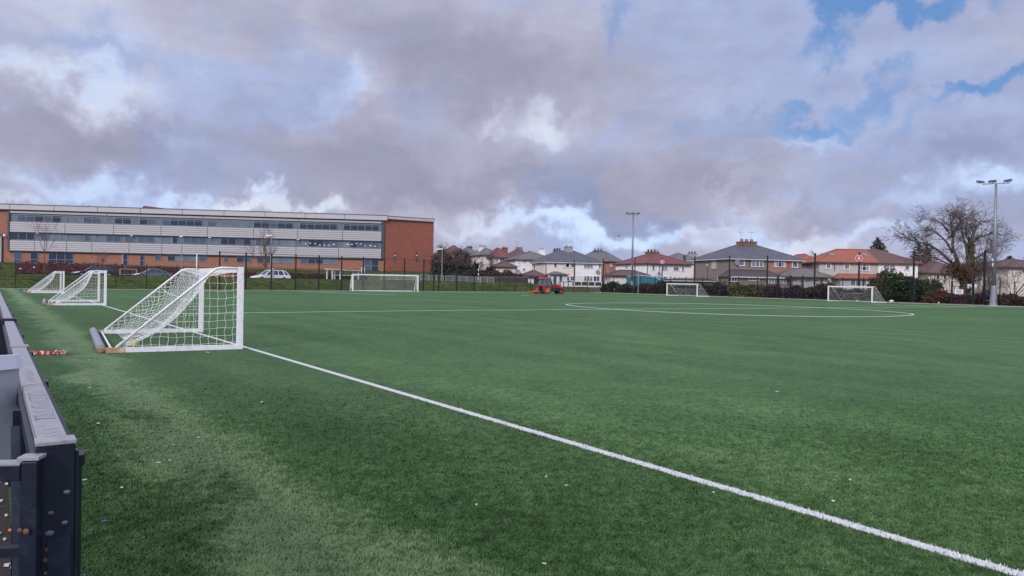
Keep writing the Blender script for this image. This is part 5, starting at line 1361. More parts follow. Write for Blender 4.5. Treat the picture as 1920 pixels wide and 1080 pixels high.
# ------------------------------------------------------------ cars
def car(name, label, loc, ang, paint, k=1.0, kind='suv', flip=1):
    root = thing(name, label, 'car', tuple(loc), ang, 'cars parked by the school'); root.scale = (k * flip, k, k)
    Lc, Wd = 4.5, 1.8
    zb = .95 if kind == 'suv' else .86; zr = 1.60 if kind == 'suv' else 1.40
    xa, xb = .85, 3.65; ra = .40
    def arch(xc): return [(xc + ra * math.cos(a), .30 + ra * math.sin(a)) for a in [math.pi - math.pi * i / 8 for i in range(9)]]
    low = [(.02, .32)] + arch(xa) + arch(xb) + [(4.47, .32), (4.5, .62), (4.42, zb - .02), (4.2, zb + .03), (1.25, zb + .02), (.95, zb - .05), (.25, zb - .20), (.03, zb - .36)]
    # low is ordered front-bottom -> rear-bottom -> over the top
    mb = MB(); mb.prism(low, -Wd / 2, Wd / 2)
    me = mb.build('body', paint, root)
    if kind == 'suv': r0, r1, r2, r3 = (1.2, zb), (2.0, zr - .04), (3.75, zr - .06), (4.36, zb)
    elif kind == 'estate': r0, r1, r2, r3 = (1.2, zb), (1.95, zr), (3.95, zr - .02), (4.42, zb)
    else: r0, r1, r2, r3 = (1.15, zb), (2.0, zr), (3.05, zr - .02), (4.1, zb)
    wi, wo = Wd / 2 - .20, Wd / 2 - .04
    mb = MB(); mb.hexa([(r0[0] + .05, -wo, zb + .025), (r3[0] - .05, -wo, zb + .035), (r3[0] - .05, wo, zb + .035), (r0[0] + .05, wo, zb + .025)], [(r1[0], -wi, r1[1]), (r2[0], -wi, r2[1]), (r2[0], wi, r2[1]), (r1[0], wi, r1[1])])
    mb.build('glasshouse', 'car_glass', root)
    mb = MB(); mb.hexa([(r1[0] - .10, -wi - .03, r1[1] - .06), (r2[0] + .12, -wi - .03, r2[1] - .07), (r2[0] + .12, wi + .03, r2[1] - .07), (r1[0] - .10, wi + .03, r1[1] - .06)], [(r1[0] + .1, -wi + .08, r1[1] + .05), (r2[0] - .1, -wi + .08, r2[1] + .05), (r2[0] - .1, wi - .08, r2[1] + .05), (r1[0] + .1, wi - .08, r1[1] + .05)])
    for sy in (-1, 1):
        for pa, pb in ((r0, r1), (r3, r2)):
            mb.sq((pa[0] + (.03 if pa is r0 else -.03), sy * (wo + .0), zb + .02), (pb[0], sy * (wi + .02), pb[1]), .09)
        xm = (r1[0] + r2[0]) / 2 + .05; mb.sq((xm, sy * (wo + .004), zb + .02), (xm, sy * (wi + .014), r1[1]), .07)
        mb.sq((r3[0] - .62, sy * (wo + .003), zb + .02), (r2[0] - .25, sy * (wi + .013), r2[1]), .12)
    mb.build('roof_and_pillars', paint, root)
    for x in (xa, xb):
        for sy in (-1, 1):
            mb = MB(); mb.lathe([(.22, -.1), (.335, -.1), (.345, -.06), (.345, .06), (.335, .1), (.22, .1)], 20, (x, sy * (Wd / 2 - .115), .345), 'y', ring=True); w = mb.build('wheel', 'tyre', root)
            mb = MB(); mb.lathe([(.222, -.094), (.05, -.085)] if sy < 0 else [(.222, .094), (.05, .085)], 10, (x, sy * (Wd / 2 - .115), .345), 'y'); mb.build('rim', 'alloy', w)
    for sy in (-1, 1):
        MB().hexa([(.02, sy * .55, .60), (.5, sy * .905, .66), (.5, sy * .86, .66), (.06, sy * .5, .60)], [(.1, sy * .55, .70), (.55, sy * .905, .76), (.55, sy * .86, .76), (.12, sy * .5, .70)]).build('headlight', 'lamp_clear', root)
        MB().box(4.38, 4.506, sy * .74 - .15, sy * .74 + .15, .76, .98).build('tail_light', 'lamp_red', root)
        MB().box(1.32, 1.5, sy * (Wd / 2 + .02) - .09, sy * (Wd / 2 + .02) + .09, zb + .03, zb + .16).build('mirror', paint, root)
        mb = MB(); mb.box(1.3, 3.3, sy * (Wd / 2 + .002) - .006, sy * (Wd / 2 + .002) + .006, .36, .46); mb.build('sill', 'tyre', root)
        mb = MB()
        for x in (2.05, 2.95): mb.box(x, x + .18, sy * (Wd / 2 + .01) - .015, sy * (Wd / 2 + .01) + .015, zb - .14, zb - .10)
        mb.build('handle', paint, root)
    MB().box(-.004, .05, -.7, .7, .34, .52).build('grille', 'tyre', root)
    MB().box(4.47, 4.512, -.26, .26, .48, .59).build('number_plate', 'sign_white', root)
    return root
ab = math.atan2(BKD.y, BKD.x)
def put_car(name, label, pxl, a_, paint, k, kind, dz=0.0, pxr=None, pyg=None):
    t_ = hit2(pxl, BK0 + BKN * a_, BKD, 515); p = BK0 + BKN * a_ + BKD * t_; p.z = 1.66 + dz
    k_ = k
    if pxr: t2 = hit2(pxr, BK0 + BKN * a_, BKD, 515); k_ = (t2 - t_) / 4.5
    c_ = car(name, label, p, ab, paint, k_, kind); return c_
def shrink(c, f): c.scale = (c.scale[0], c.scale[1] * f, c.scale[2] * f)
c = put_car('parked_car', 'dark navy estate car behind the middle goal of the left row', 135.5, 8.6, 'paint_navy', 1, 'estate', -.42, 216); shrink(c, .97)
c = put_car('parked_car', 'grey-blue saloon car between the middle and the nearest goal', 249, 8.6, 'paint_blue', 1, 'saloon', -.45, 319); shrink(c, .95)
c = put_car('parked_car', 'orange car seen through the top corner of the nearest goal net', 386, 9.2, 'paint_orange', 1, 'saloon', -.45, 437); shrink(c, 1.02)
c = put_car('parked_car', 'white hatchback behind the tall fence just right of the nearest goal', 473, 9.2, 'paint_white', 1, 'suv', -.65, 540); shrink(c, .95)
c = put_car('parked_car', 'dark car cut off by the left edge of the photo', -62, 12.0, 'paint_navy', 1, 'suv', .2, 4.5); shrink(c, .8)

# ------------------------------------------------------------ tractor
def tractor():
    p = ground(1021.0, 551.0); k = p.y / FPX    # metres per photo pixel
    a_ = math.atan2(p.x, p.y)
    root = thing('tractor', 'orange-red tractor with cab pulling a turf brush on the far side of the pitch', 'tractor', (p.x, p.y, .006), -a_ + R(24))
    # local x forwards (right), z up, rear axle at x=0 ; metres
    rr, rf = 8.3 * k, 5.6 * k
    xf = 2.36
    for sy in (-1, 1):
        y = sy * .82
        mb = MB(); mb.lathe([(rr * .60, -.22), (rr * .93, -.22), (rr, -.17), (rr, .17), (rr * .93, .22), (rr * .60, .22)], 32, (0, y, rr), 'y', ring=True)
        for i in range(22):
            an = 2 * math.pi * i / 22; c_, s_ = math.cos(an), math.sin(an); an2 = an + .12; c2, s2 = math.cos(an2), math.sin(an2)
            mb.sq((rr * .985 * c_, y - .2, rr + rr * .985 * s_), (rr * .985 * c2, y, rr + rr * .985 * s2), .045); mb.sq((rr * .985 * c2, y, rr + rr * .985 * s2), (rr * .985 * c_, y + .2, rr + rr * .985 * s_), .045)
        w = mb.build('rear_wheel', 'tyre_dusty', root)
        mb = MB(); [mb.lathe([(rr * .605, .20 * q), (rr * .55, .19 * q), (rr * .50, .10 * q), (rr * .30, .04 * q), (rr * .18, .05 * q), (rr * .14, .13 * q)], 28, (0, y, rr), 'y', caps=(0, 1)) for q in (-1, 1)]; mb.build('rim', 'tractor_o', w)
        y = sy * .72
        mb = MB(); mb.lathe([(rf * .58, -.15), (rf * .92, -.15), (rf, -.11), (rf, .11), (rf * .92, .15), (rf * .58, .15)], 28, (xf, y, rf), 'y', ring=True)
        for i in range(18):
            an = 2 * math.pi * i / 18; mb.sq((xf + rf * .985 * math.cos(an), y - .13, rf + rf * .985 * math.sin(an)), (xf + rf * .985 * math.cos(an + .15), y + .13, rf + rf * .985 * math.sin(an + .15)), .035)
        w = mb.build('front_wheel', 'tyre', root)
        mb = MB(); [mb.lathe([(rf * .585, .14 * q), (rf * .52, .12 * q), (rf * .45, .06 * q), (rf * .2, .03 * q), (rf * .12, .1 * q)], 24, (xf, y, rf), 'y', caps=(0, 1)) for q in (-1, 1)]; mb.build('rim', 'tractor_r', w)
        # fender over the rear wheel
        mb = MB(); n = 12; pr = []
        for i in range(n + 1):
            an = R(172) - R(132) * i / n; pr.append((rr * 1.13 * math.cos(an), rr + rr * 1.13 * math.sin(an)))
        inner = [(x * .93, rr + (z - rr) * .93) for x, z in pr]
        mb.prism(pr + inner[::-1], sy * .60 if sy > 0 else -1.02, 1.02 if sy > 0 else -.60); mb.build('fender', 'tractor_r', root)
    # chassis, engine, gearbox
    mb = MB(); mb.box(-.35, xf + .35, -.28, .28, rf * .95, rf * 1.9); mb.box(-.3, .35, -.5, .5, rr * .65, rr * 1.15); mb.box(xf - .12, xf + .12, -.6, .6, rf - .1, rf + .12); mb.box(.55, 1.25, -.72, -.30, .32, .75); mb.box(.55, 1.25, .30, .72, .32, .75)
    mb.box(xf - .5, xf + .42, -.33, .33, rf * 1.9 + .003, rf * 2.3)
    mb.build('chassis', 'tractor_d', root)
    # bonnet
    zc = 1.42
    prof = [(.92, 1.0), (xf + .42, .88), (xf + .52, 1.0), (xf + .46, 1.22), (xf + .1, 1.40), (1.35, 1.52), (.92, 1.52)]
    mb = MB(); mb.prism(prof, -.34, .34); mb.build('bonnet', 'tractor_r', root, bevel=.03)
    MB().box(xf + .46, xf + .535, -.24, .24, .92, 1.16).build('grille', 'tractor_d', root)
    for sy in (-1, 1):
        MB().box(xf + .25, xf + .46, sy * .345 - .015, sy * .345 + .015, 1.10, 1.24).build('headlight', 'lamp_clear', root)
        MB().box(1.1, xf - .05, sy * .345 - .008, sy * .345 + .008, 1.02, 1.14).build('side_vent', 'tractor_d', root)
    # cab
    ztop = 2.42
    b = [(-.95, -.76, 1.22), (.90, -.70, 1.02), (.90, .70, 1.02), (-.95, .76, 1.22)]; t_ = [(-.62, -.70, ztop - .14), (.66, -.64, ztop - .14), (.66, .64, ztop - .14), (-.62, .70, ztop - .14)]
    MB().hexa([(x * .97, y * .97, z) for x, y, z in b], [(x * .97, y * .97, z) for x, y, z in t_]).build('cab_glass', 'cab_glass', root)
    mb = MB()
    for q, r_ in zip(b, t_): mb.sq(q, r_, .085)
    for sy in (-1, 1):
        mb.sq((.12, sy * .68, 1.08), (.08, sy * .64, ztop - .14), .07); mb.sq((-.95, sy * .76, 1.22), (.90, sy * .70, 1.04), .08)
    mb.build('cab_frame', 'tractor_d', root)
    MB().hexa([(-.86, -.78, ztop - .135), (.84, -.74, ztop - .135), (.84, .74, ztop - .135), (-.86, .78, ztop - .135)], [(-.52, -.62, ztop + .05), (.62, -.58, ztop + .05), (.62, .58, ztop + .05), (-.52, .62, ztop + .05)]).build('cab_roof', 'tractor_r', root)
    MB().box(-.25, .2, -.25, .25, 1.1, 1.55).box(-.32, -.18, -.24, .24, 1.4, 1.95).build('driver_seat', 'tractor_d', root)
    # exhaust, mirror, lamps
    MB().tube([(.98, -.45, 1.0), (.98, -.45, 1.95)], .055, 8).tube([(.98, -.45, 1.95), (1.05, -.45, 2.1)], .04, 8).build('exhaust', 'tractor_d', root)
    for sy in (-1, 1):
        mb = MB(); mb.tube([(.7, sy * .6, 2.15), (1.0, sy * .95, 2.2)], .02, 5); mb.box(1.02, 1.12, sy * 1.0 - .1, sy * 1.0 + .1, 1.72, 2.14); mb.build('mirror', 'tractor_d', root)
        MB().box(-1.24, -1.205, sy * .8 - .08, sy * .8 + .08, 1.16, 1.3).build('rear_lamp', 'lamp_red', root)
        MB().box(-1.2, -.75, sy * .8 - .22, sy * .8 + .22, 1.12, 1.34).build('mudguard_box', 'tractor_r', root)
    MB().tube([(-.45, .5, ztop + .04), (-.45, .5, ztop + .2)], .06, 8).build('beacon', 'brush_o', root)
    # linkage and brush
    mb = MB(); mb.sq((-.3, -.3, .7), (-1.25, -.3, .42), .07); mb.sq((-.3, .3, .7), (-1.25, .3, .42), .07); mb.sq((-.3, 0, 1.1), (-1.25, 0, .8), .06); mb.build('linkage', 'tractor_d', root)
    mb = MB(); mb.box(-2.25, -1.2, -1.05, 1.05, .30, .40); mb.sq((-1.3, -.5, .4), (-1.25, 0, .85), .07); mb.sq((-1.3, .5, .4), (-1.25, 0, .85), .07); mb.sq((-2.2, -1.0, .42), (-1.5, -1.0, .52), .06)
    br = mb.build('brush_frame', 'brush_o', root)
    mb = MB(); n = 0
    for x in (-2.15, -1.75, -1.35):
        for j in range(50):
            y = -1.0 + 2.0 * j / 49; mb.hexa([(x - .05, y - .018, 0.0), (x + .05, y - .018, 0), (x + .05, y + .018, 0), (x - .05, y + .018, 0)], [(x - .03, y - .014, .298), (x + .03, y - .014, .298), (x + .03, y + .014, .298), (x - .03, y + .014, .298)])
    mb.build('bristles', 'wood', br)
tractor()

# ------------------------------------------------------------ the walking person
def skin_body(name, verts, edges, radii, m_, parent, lv=1):
    me = bpy.data.meshes.new(name); me.from_pydata(verts, edges, []); o = bpy.data.objects.new(name, me); COL.objects.link(o)
    s_ = o.modifiers.new('s', 'SKIN'); s_.use_smooth_shade = True; o.modifiers.new('u', 'SUBSURF').levels = lv; o.modifiers['u'].render_levels = lv
    for i, r_ in enumerate(radii): o.data.skin_vertices[0].data[i].radius = (r_, r_)
    o.data.skin_vertices[0].data[0].use_root = True
    dg = bpy.context.evaluated_depsgraph_get(); dg.update(); m2 = bpy.data.meshes.new_from_object(o.evaluated_get(dg)); bpy.data.objects.remove(o)
    m2.materials.clear(); m2.materials.append(M[m_]); m2.polygons.foreach_set('use_smooth', [True] * len(m2.polygons))
    o = bpy.data.objects.new(name, m2); COL.objects.link(o); o.parent = parent; return o
def person():
    p = bankpt(729.5, 9.0); a_ = math.atan2(p.x, p.y)
    root = thing('person', 'person in dark clothes walking on the verge behind the full-size goal', 'person', tuple(p), -a_)
    V = [(0, 0, .95), (0, 0, 1.2), (.02, 0, 1.42), (.05, 0, 1.53), (.08, 0, 1.66),
         (0, -.10, .90), (.20, -.11, .50), (.34, -.11, .08), (.44, -.11, .04),
         (0, .10, .90), (-.08, .11, .48), (-.36, .11, .13), (-.27, .11, .05),
         (.02, -.21, 1.40), (-.10, -.25, 1.12), (-.02, -.25, .88), (.02, -.25, .80),
         (.02, .21, 1.40), (.10, .25, 1.12), (.26, .24, .95), (.32, .24, .90)]
    E_ = [(0, 1), (1, 2), (2, 3), (3, 4), (0, 5), (5, 6), (6, 7), (7, 8), (0, 9), (9, 10), (10, 11), (11, 12), (2, 13), (13, 14), (14, 15), (15, 16), (2, 17), (17, 18), (18, 19), (19, 20)]
    Rr = [.14, .14, .13, .055, .10, .09, .065, .045, .04, .09, .065, .045, .04, .06, .045, .035, .035, .06, .045, .035, .035]
    skin_body('body', V, E_, Rr, 'skin', root)
    skin_body('jacket', [(0, 0, .92), (0, 0, 1.2), (.02, 0, 1.40), (.03, 0, 1.47), (.02, -.21, 1.40), (-.10, -.25, 1.12), (-.02, -.25, .90), (.02, .21, 1.40), (.10, .25, 1.12), (.25, .24, .96)],
              [(0, 1), (1, 2), (2, 3), (2, 4), (4, 5), (5, 6), (2, 7), (7, 8), (8, 9)], [.17, .17, .16, .09, .08, .062, .05, .08, .062, .05], 'cloth_d', root)
    skin_body('trousers', [(0, 0, .96), (0, -.10, .88), (.20, -.11, .50), (.33, -.11, .12), (0, .10, .88), (-.08, .11, .48), (-.34, .11, .17)], [(0, 1), (1, 2), (2, 3), (0, 4), (4, 5), (5, 6)], [.155, .105, .08, .06, .105, .08, .06], 'cloth_o', root)
    mb = MB(); ico(mb, (.07, 0, 1.70), .115, 2, 1.02, .88, .85); mb.build('hair', 'hair', root, smooth=True)
    for x, y, z in ((.40, -.11, .05), (-.30, .11, .08)): mb = MB(); ico(mb, (x, y, z), .08, 2, 1.9, .7, .8); mb.build('shoe', 'cloth_d', root)
person()

# ------------------------------------------------------------ vegetation
def leaves_mb(n, fn, size, up_bias=0.0, quadr=1.6):
    """n quads at positions fn(n)->(n,3), random orientation"""
    P = fn(n); n = len(P)
    a = rng.normal(size=(n, 3)); a /= np.linalg.norm(a, axis=1)[:, None]
    b_ = rng.normal(size=(n, 3)); b_ -= a * (a * b_).sum(1)[:, None]; b_ /= np.linalg.norm(b_, axis=1)[:, None]
    s_ = size * (0.5 + rng.random((n, 1)))
    q = np.stack([P - a * s_ - b_ * s_ * .25, P + b_ * s_ * .55 - a * s_ * .1, P + a * s_, P - b_ * s_ * .5 + a * s_ * .15], 1)
    mb = MB(); mb.quads(q); return mb
def blob_pts(blobs, hollow=.55):
    bl = np.array([b[:6] for b in blobs], float); vol = bl[:, 3] * bl[:, 4] * bl[:, 5]; pr = vol ** .75; pr /= pr.sum()
    def f(n):
        k = rng.choice(len(bl), n, p=pr); d_ = rng.normal(size=(n, 3)); d_ /= np.linalg.norm(d_, axis=1)[:, None]
        r_ = (hollow + (1 - hollow) * rng.random(n) ** .6)[:, None] * (1 + rng.normal(0, .07, (n, 1)))
        # clumpy surface
        lump = 1 + .16 * np.sin(d_[:, :1] * 7 + k[:, None]) * np.cos(d_[:, 1:2] * 6 + 2 * k[:, None]) + .10 * np.sin(d_[:, 2:3] * 11 + k[:, None] * 3)
        P = bl[k, :3] + d_ * bl[k, 3:6] * r_ * lump
        return P[P[:, 2] > 0.02]
    return f
def shrub(name, label, cat, px, base_pt, wpx, ytop, leaf, n=2500, size=.16, group=None, depth=1.6, twigs=14, mixleaf=None, seed=0, core=.5):
    p = base_pt; k = p.y / FPX; w = wpx * k; z = p.z; h_ = zpx(px, ytop, p) - z
    root = thing(name, label, cat, tuple(p), 0, group)
    r2 = random.Random(seed + int(px * 7))
    nb = max(3, int(w / 1.1)); bl = []
    for i in range(nb):
        x = -w / 2 + w * (i + .5) / nb; hh = h_ * (r2.uniform(.72, 1.0) if nb > 3 else (1.0 if i == nb // 2 else .78))
        bl.append((x, r2.uniform(-.2, .2) * depth, hh * .5, w / nb * r2.uniform(.75, 1.05), depth * .5 * r2.uniform(.8, 1.1), hh * .5))
        bl.append((x + r2.uniform(-.4, .4), r2.uniform(-.3, .1) * depth, hh * .72, w / nb * .55, depth * .4, hh * .27))
    mb = leaves_mb(n, blob_pts(bl, core), size); mb.build('foliage', leaf, root)
    if mixleaf:
        mb = leaves_mb(n // 3, blob_pts(bl, core * 1.1), size * .9); mb.build('foliage', mixleaf, root)
    tb = MB()
    for i in range(twigs):
        x = r2.uniform(-w / 2, w / 2) * .9; tb.tube([(x * .8, 0, -.1), (x, r2.uniform(-.3, .3), h_ * .5), (x * 1.1 + r2.uniform(-.3, .3), r2.uniform(-.5, .5), h_ * r2.uniform(.8, 1.05))], [.03, .02, .008], 4, False)
    tb.build('stems', 'twig', root)
    return root
def grow(mb, p, d, L, r, lv, rnd, spread=.55, droop=0.0, kids=3, seg=4, minr=.012, upb=.12, shrink_=.68, twig=None):
    pts = [p.copy()]; rs = [r]; q = p.copy(); dd = d.normalized()
    for i in range(seg):
        dd = (dd + Vector((rnd.gauss(0, .13), rnd.gauss(0, .13), rnd.gauss(0, .10) + (upb if lv > 1 else -droop)))).normalized()
        q = q + dd * (L / seg); pts.append(q.copy()); rs.append(max(minr, r * (1 - .42 * (i + 1) / seg)))
    (mb if (lv > 1 or twig is None) else twig).tube(pts, rs, 5 if r > .06 else 3, False)
    if lv <= 0: return
    for i in range(kids):
        j = rnd.randint(1, seg) if i else seg
        b_ = pts[j]; base = (pts[j] - pts[j - 1]).normalized()
        ax = Vector((rnd.gauss(0, 1), rnd.gauss(0, 1), rnd.gauss(0, .6))); ax = (ax - base * ax.dot(base)).normalized()
        nd = (base + ax * spread * rnd.uniform(.6, 1.35)).normalized()
        grow(mb, b_, nd, L * shrink_ * rnd.uniform(.75, 1.15), rs[j] * .68, lv - 1, rnd, spread, droop, kids, max(2, seg - (lv < 3)), minr, upb, shrink_, twig)
def bare_tree(name, label, p, h_, r, seed, lv=5, kids=3, trunk=.28, spread=.6, m_='bark', droop=0, minr=.014, group='bare winter trees', cat='tree', wide=1.0):
    root = thing(name, label, cat, tuple(p), 0, group); rnd = random.Random(seed)
    tr = MB(); cr_ = MB()
    th = h_ * trunk; tr.tube([(0, 0, -.3), (0.02, 0, th * .4), (.05, 0, th)], [r * 1.3, r, r * .85], 8, False)
    n = 5
    for i in range(n):
        an = 2 * math.pi * i / n + rnd.uniform(-.4, .4); el = rnd.uniform(.55, 1.15)
        d_ = Vector((math.cos(an) * math.cos(el) * wide, math.sin(an) * math.cos(el), math.sin(el)))
        grow(cr_, Vector((.05, 0, th * rnd.uniform(.75, 1.0))), d_, h_ * .33, r * .55, lv - 1, rnd, spread, droop, kids, 4, minr)
    grow(cr_, Vector((.05, 0, th)), Vector((0, 0, 1)), h_ * .36, r * .7, lv - 1, rnd, spread * .8, droop, kids, 4, minr)
    kk = h_ / max(v[2] for v in cr_.v)
    root.scale = (kk, kk, kk)
    tr.build('trunk', m_, root); cr_.build('crown', 'twig', root)
    return root

# hedge along the right-hand fence
def rp(px, off): 
    f = on_line(CORN, RTD, off, RTN); p = f(px); p.z = tz(p); return p
HG = 'hedge bushes along the right-hand fence'
for i, (px, w, yt, lf, ml, lb) in enumerate((
    (1150, 44, 527, 'leaf_d', 'leaf_g', 'dark evergreen bush at the pitch corner, between the stayed post and the middle floodlight'),
    (1176, 30, 531, 'leaf_g', 'leaf_d', 'green bush in front of the teal container, left of the middle floodlight'),
    (1211, 40, 530, 'leaf_p', 'leaf_b', 'purplish bush between the middle floodlight and the round red sign'),
    (1240, 46, 525.5, 'leaf_b', 'leaf_p', 'brown twiggy bush below the round red sign with a letter'),
    (1275, 36, 530, 'leaf_d', 'leaf_g', 'dark green hedge bush behind the left post of the middle hedge goal'),
    (1312, 44, 527.5, 'leaf_d', 'leaf_p', 'dark hedge bush behind the right post of the middle hedge goal'),
    (1350, 44, 528, 'leaf_p', 'leaf_d', 'dark purple hedge bush just right of the middle hedge goal'),
    (1404, 66, 526.5, 'leaf_o', 'leaf_d', 'olive green hedge bush in front of the brown house extension'),
    (1450, 44, 533, 'leaf_p', 'leaf_b', 'dull purple hedge bush behind the first blue-grey gate'),
    (1494, 46, 534, 'leaf_p', 'leaf_r', 'reddish purple hedge bush behind the second blue-grey gate'),
    (1540, 50, 531.5, 'leaf_p', 'leaf_b', 'dark purple scrub just left of the farthest right goal'),
    (1555, 40, 529.5, 'leaf_o', 'leaf_b', 'small olive bush above the dark scrub left of the farthest right goal'),
    (1600, 70, 537, 'leaf_p', 'leaf_b', 'dark hedge seen through the net of the farthest right goal'),
    (1664, 60, 506, 'leaf_bg', 'leaf_b', 'tall brown bush right behind the farthest right goal'),
    (1712, 92, 511, 'leaf_g', 'leaf_d', 'large dark green laurel bush right of the farthest right goal'),
    (1762, 52, 543, 'leaf_r', 'leaf_b', 'russet beech hedge right of the laurel bush'),
    (1808, 36, 552, 'leaf_r', 'leaf_d', 'low dark and red shrubs behind the framed white notice'),
    (1850, 34, 545, 'leaf_p', 'leaf_d', 'dark scrub directly behind the big floodlight'),
    (1892, 70, 551, 'leaf_b', 'leaf_p', 'brown bramble scrub at the right edge of the photo'))):
    big_ = yt < 520
    off = 2.0 if not big_ else 3.2
    if px == 1555: off = 5.0
    shrub('hedge_bush' if not big_ else 'bush', lb, 'bush', px, rp(px, off), w, yt, lf, 2600 if not big_ else 5600, .13 if not big_ else .17, HG, 1.9 if not big_ else 3.4, 26 if lf in ('leaf_p', 'leaf_b', 'leaf_r') else 10, ml, i)
# school side hedges
def lp(px, a_): return bankpt(px, a_)
for i, (pa, pb, a_, yt, yb, lf, lb) in enumerate(((27, 232, 17.0, 493.5, 510, 'leaf_rh', 'long clipped dark red hedge before the school at far left'),
                                              (236, 345, 16.5, 500, 514, 'leaf_rh', 'dark red hedge behind the grey-blue car'),
                                              (347, 480, 15.0, 507, 517, 'leaf_r', 'reddish brown hedge behind the orange and white cars'),
                                              (535, 622, 11.0, 512.5, 523, 'leaf_b', 'low brown hedge between the white car and the white-framed shelter'),
                                              (622, 676, 11.5, 514, 524, 'leaf_p', 'low dark hedge seen through the white-framed shelter'))):
    A, B = lp(pa, a_), lp(pb, a_); d_ = B - A; Lh = d_.length; hh = zpx((pa + pb) / 2, yt, (A + B) / 2) - A.z
    root = thing('hedge', lb, 'hedge', tuple(A), math.atan2(d_.y, d_.x), 'clipped hedges before the school')
    def hf(n, Lh=Lh, hh=hh):
        P = np.stack([rng.random(n) * Lh, (rng.random(n) - .5) * 1.2, rng.random(n) ** .7 * hh * (1 + rng.normal(0, .04, n))], -1); P[:, 2] += .06 * np.sin(P[:, 0] * 1.7); return P
    leaves_mb(int(150 * Lh), hf, .13).build('foliage', lf, root)
    MB().box(.1, Lh - .1, -.35, .35, -.3, hh * .8).build('inner_growth', lf, root)

# trees by the school
bare_tree('bare_tree', 'bare rounded tree in front of the right half of the school', bankpt(497, 17), 9.0, .17, 5, 5, 3, .24, .42, minr=.014, wide=.8)
bare_tree('bare_tree', 'slim bare young tree in front of the left end of the school', bankpt(82.5, 16), 8.0, .07, 11, 4, 3, .45, .45, minr=.010, wide=.7)
bare_tree('bare_tree', 'small flat-topped bare tree against the brick wall behind the navy car', bankpt(190, 18), 3.6, .06, 21, 4, 3, .45, .75, minr=.012, wide=1.3)
for px, yt, Y, lb in ((32, 373, 190, 'crown of a bare tree peeping over the far left of the school roof'), (155, 380, 200, 'bare tree top just showing over the school roof, left of the red roof housing')):
    p = at(px, 500, Y); p.z = tz(p); bare_tree('bare_tree', lb, p, zpx(px, yt, p) - p.z, .3, int(px), 5, 3, .45, .5, minr=.02)
# trees right of the school
TG = 'bare winter trees'
for px, Y, yt, sd, lb in ((826, 158, 452, 3, 'bare tree close to the right edge of the brick gable'), (853, 165, 449, 8, 'tall bare tree rising over the pale houses right of the school'),
                          (878, 170, 472, 15, 'lower bare tree in front of the white houses'), (920, 160, 468, 17, 'small bare tree with pale trunk before the red-roofed house'), (902, 158, 487, 19, 'low spreading bare tree over the purple hedge')):
    p = at(px, 520, Y); p.z = tz(p) - .2; bare_tree('bare_tree', lb, p, (zpx(px, yt, p) - p.z) * 1.0, .16 if sd != 17 else .13, sd, 5, 3, .3, .62, 'bark' if sd != 17 else 'bark_l', minr=.018)
for px, Y, w, yt, lf, ml, lb in ((835, 154, 44, 486, 'leaf_d', 'leaf_b', 'dark evergreen mass beside the brick gable'), (870, 156, 50, 488, 'leaf_d', 'leaf_g', 'dark evergreen bushes under the tall bare tree'),
                                 (828, 164, 34, 462, 'leaf_b', 'leaf_bg', 'brownish ivy-clad tree crown touching the school gable'), (858, 172, 44, 464, 'leaf_b', 'leaf_p', 'reddish brown tree crown above the dark evergreens'),
                                 (880, 152, 74, 505, 'leaf_p', 'leaf_d', 'dark purple hedge at the foot of the grassy slope'), (925, 153, 66, 508, 'leaf_p', 'leaf_b', 'dark purple hedge in the middle, below the orange shrub'),
                                 (966, 154, 54, 510, 'leaf_p', 'leaf_b', 'dark purple hedge reaching the garage left of the tractor'), (918, 157, 30, 500, 'leaf_d', 'leaf_p', 'dark bush behind the purple hedge'),
                                 (945, 157, 40, 504.5, 'leaf_or', 'leaf_r', 'orange-red shrub glowing above the purple hedge')):
    p = at(px, 525, Y); p.z = tz(p); shrub('bush', lb, 'bush', px, p, w, yt, lf, 3800, .17, 'shrubs beyond the grassy verge', 2.6, 20, ml, int(px), .4)
# dark fence panel right of the school
gwall('boundary_fence', 'black solid fence panel at the foot of the school gable', 814, 832, 160, 158, 490, 491, 'black_metal', 'fence', .1)
gwall('boundary_fence', 'long dark board fence under the purple hedges', 870, 990, 149, 150.5, 519, 520, 'wood_d', 'fence', .12)

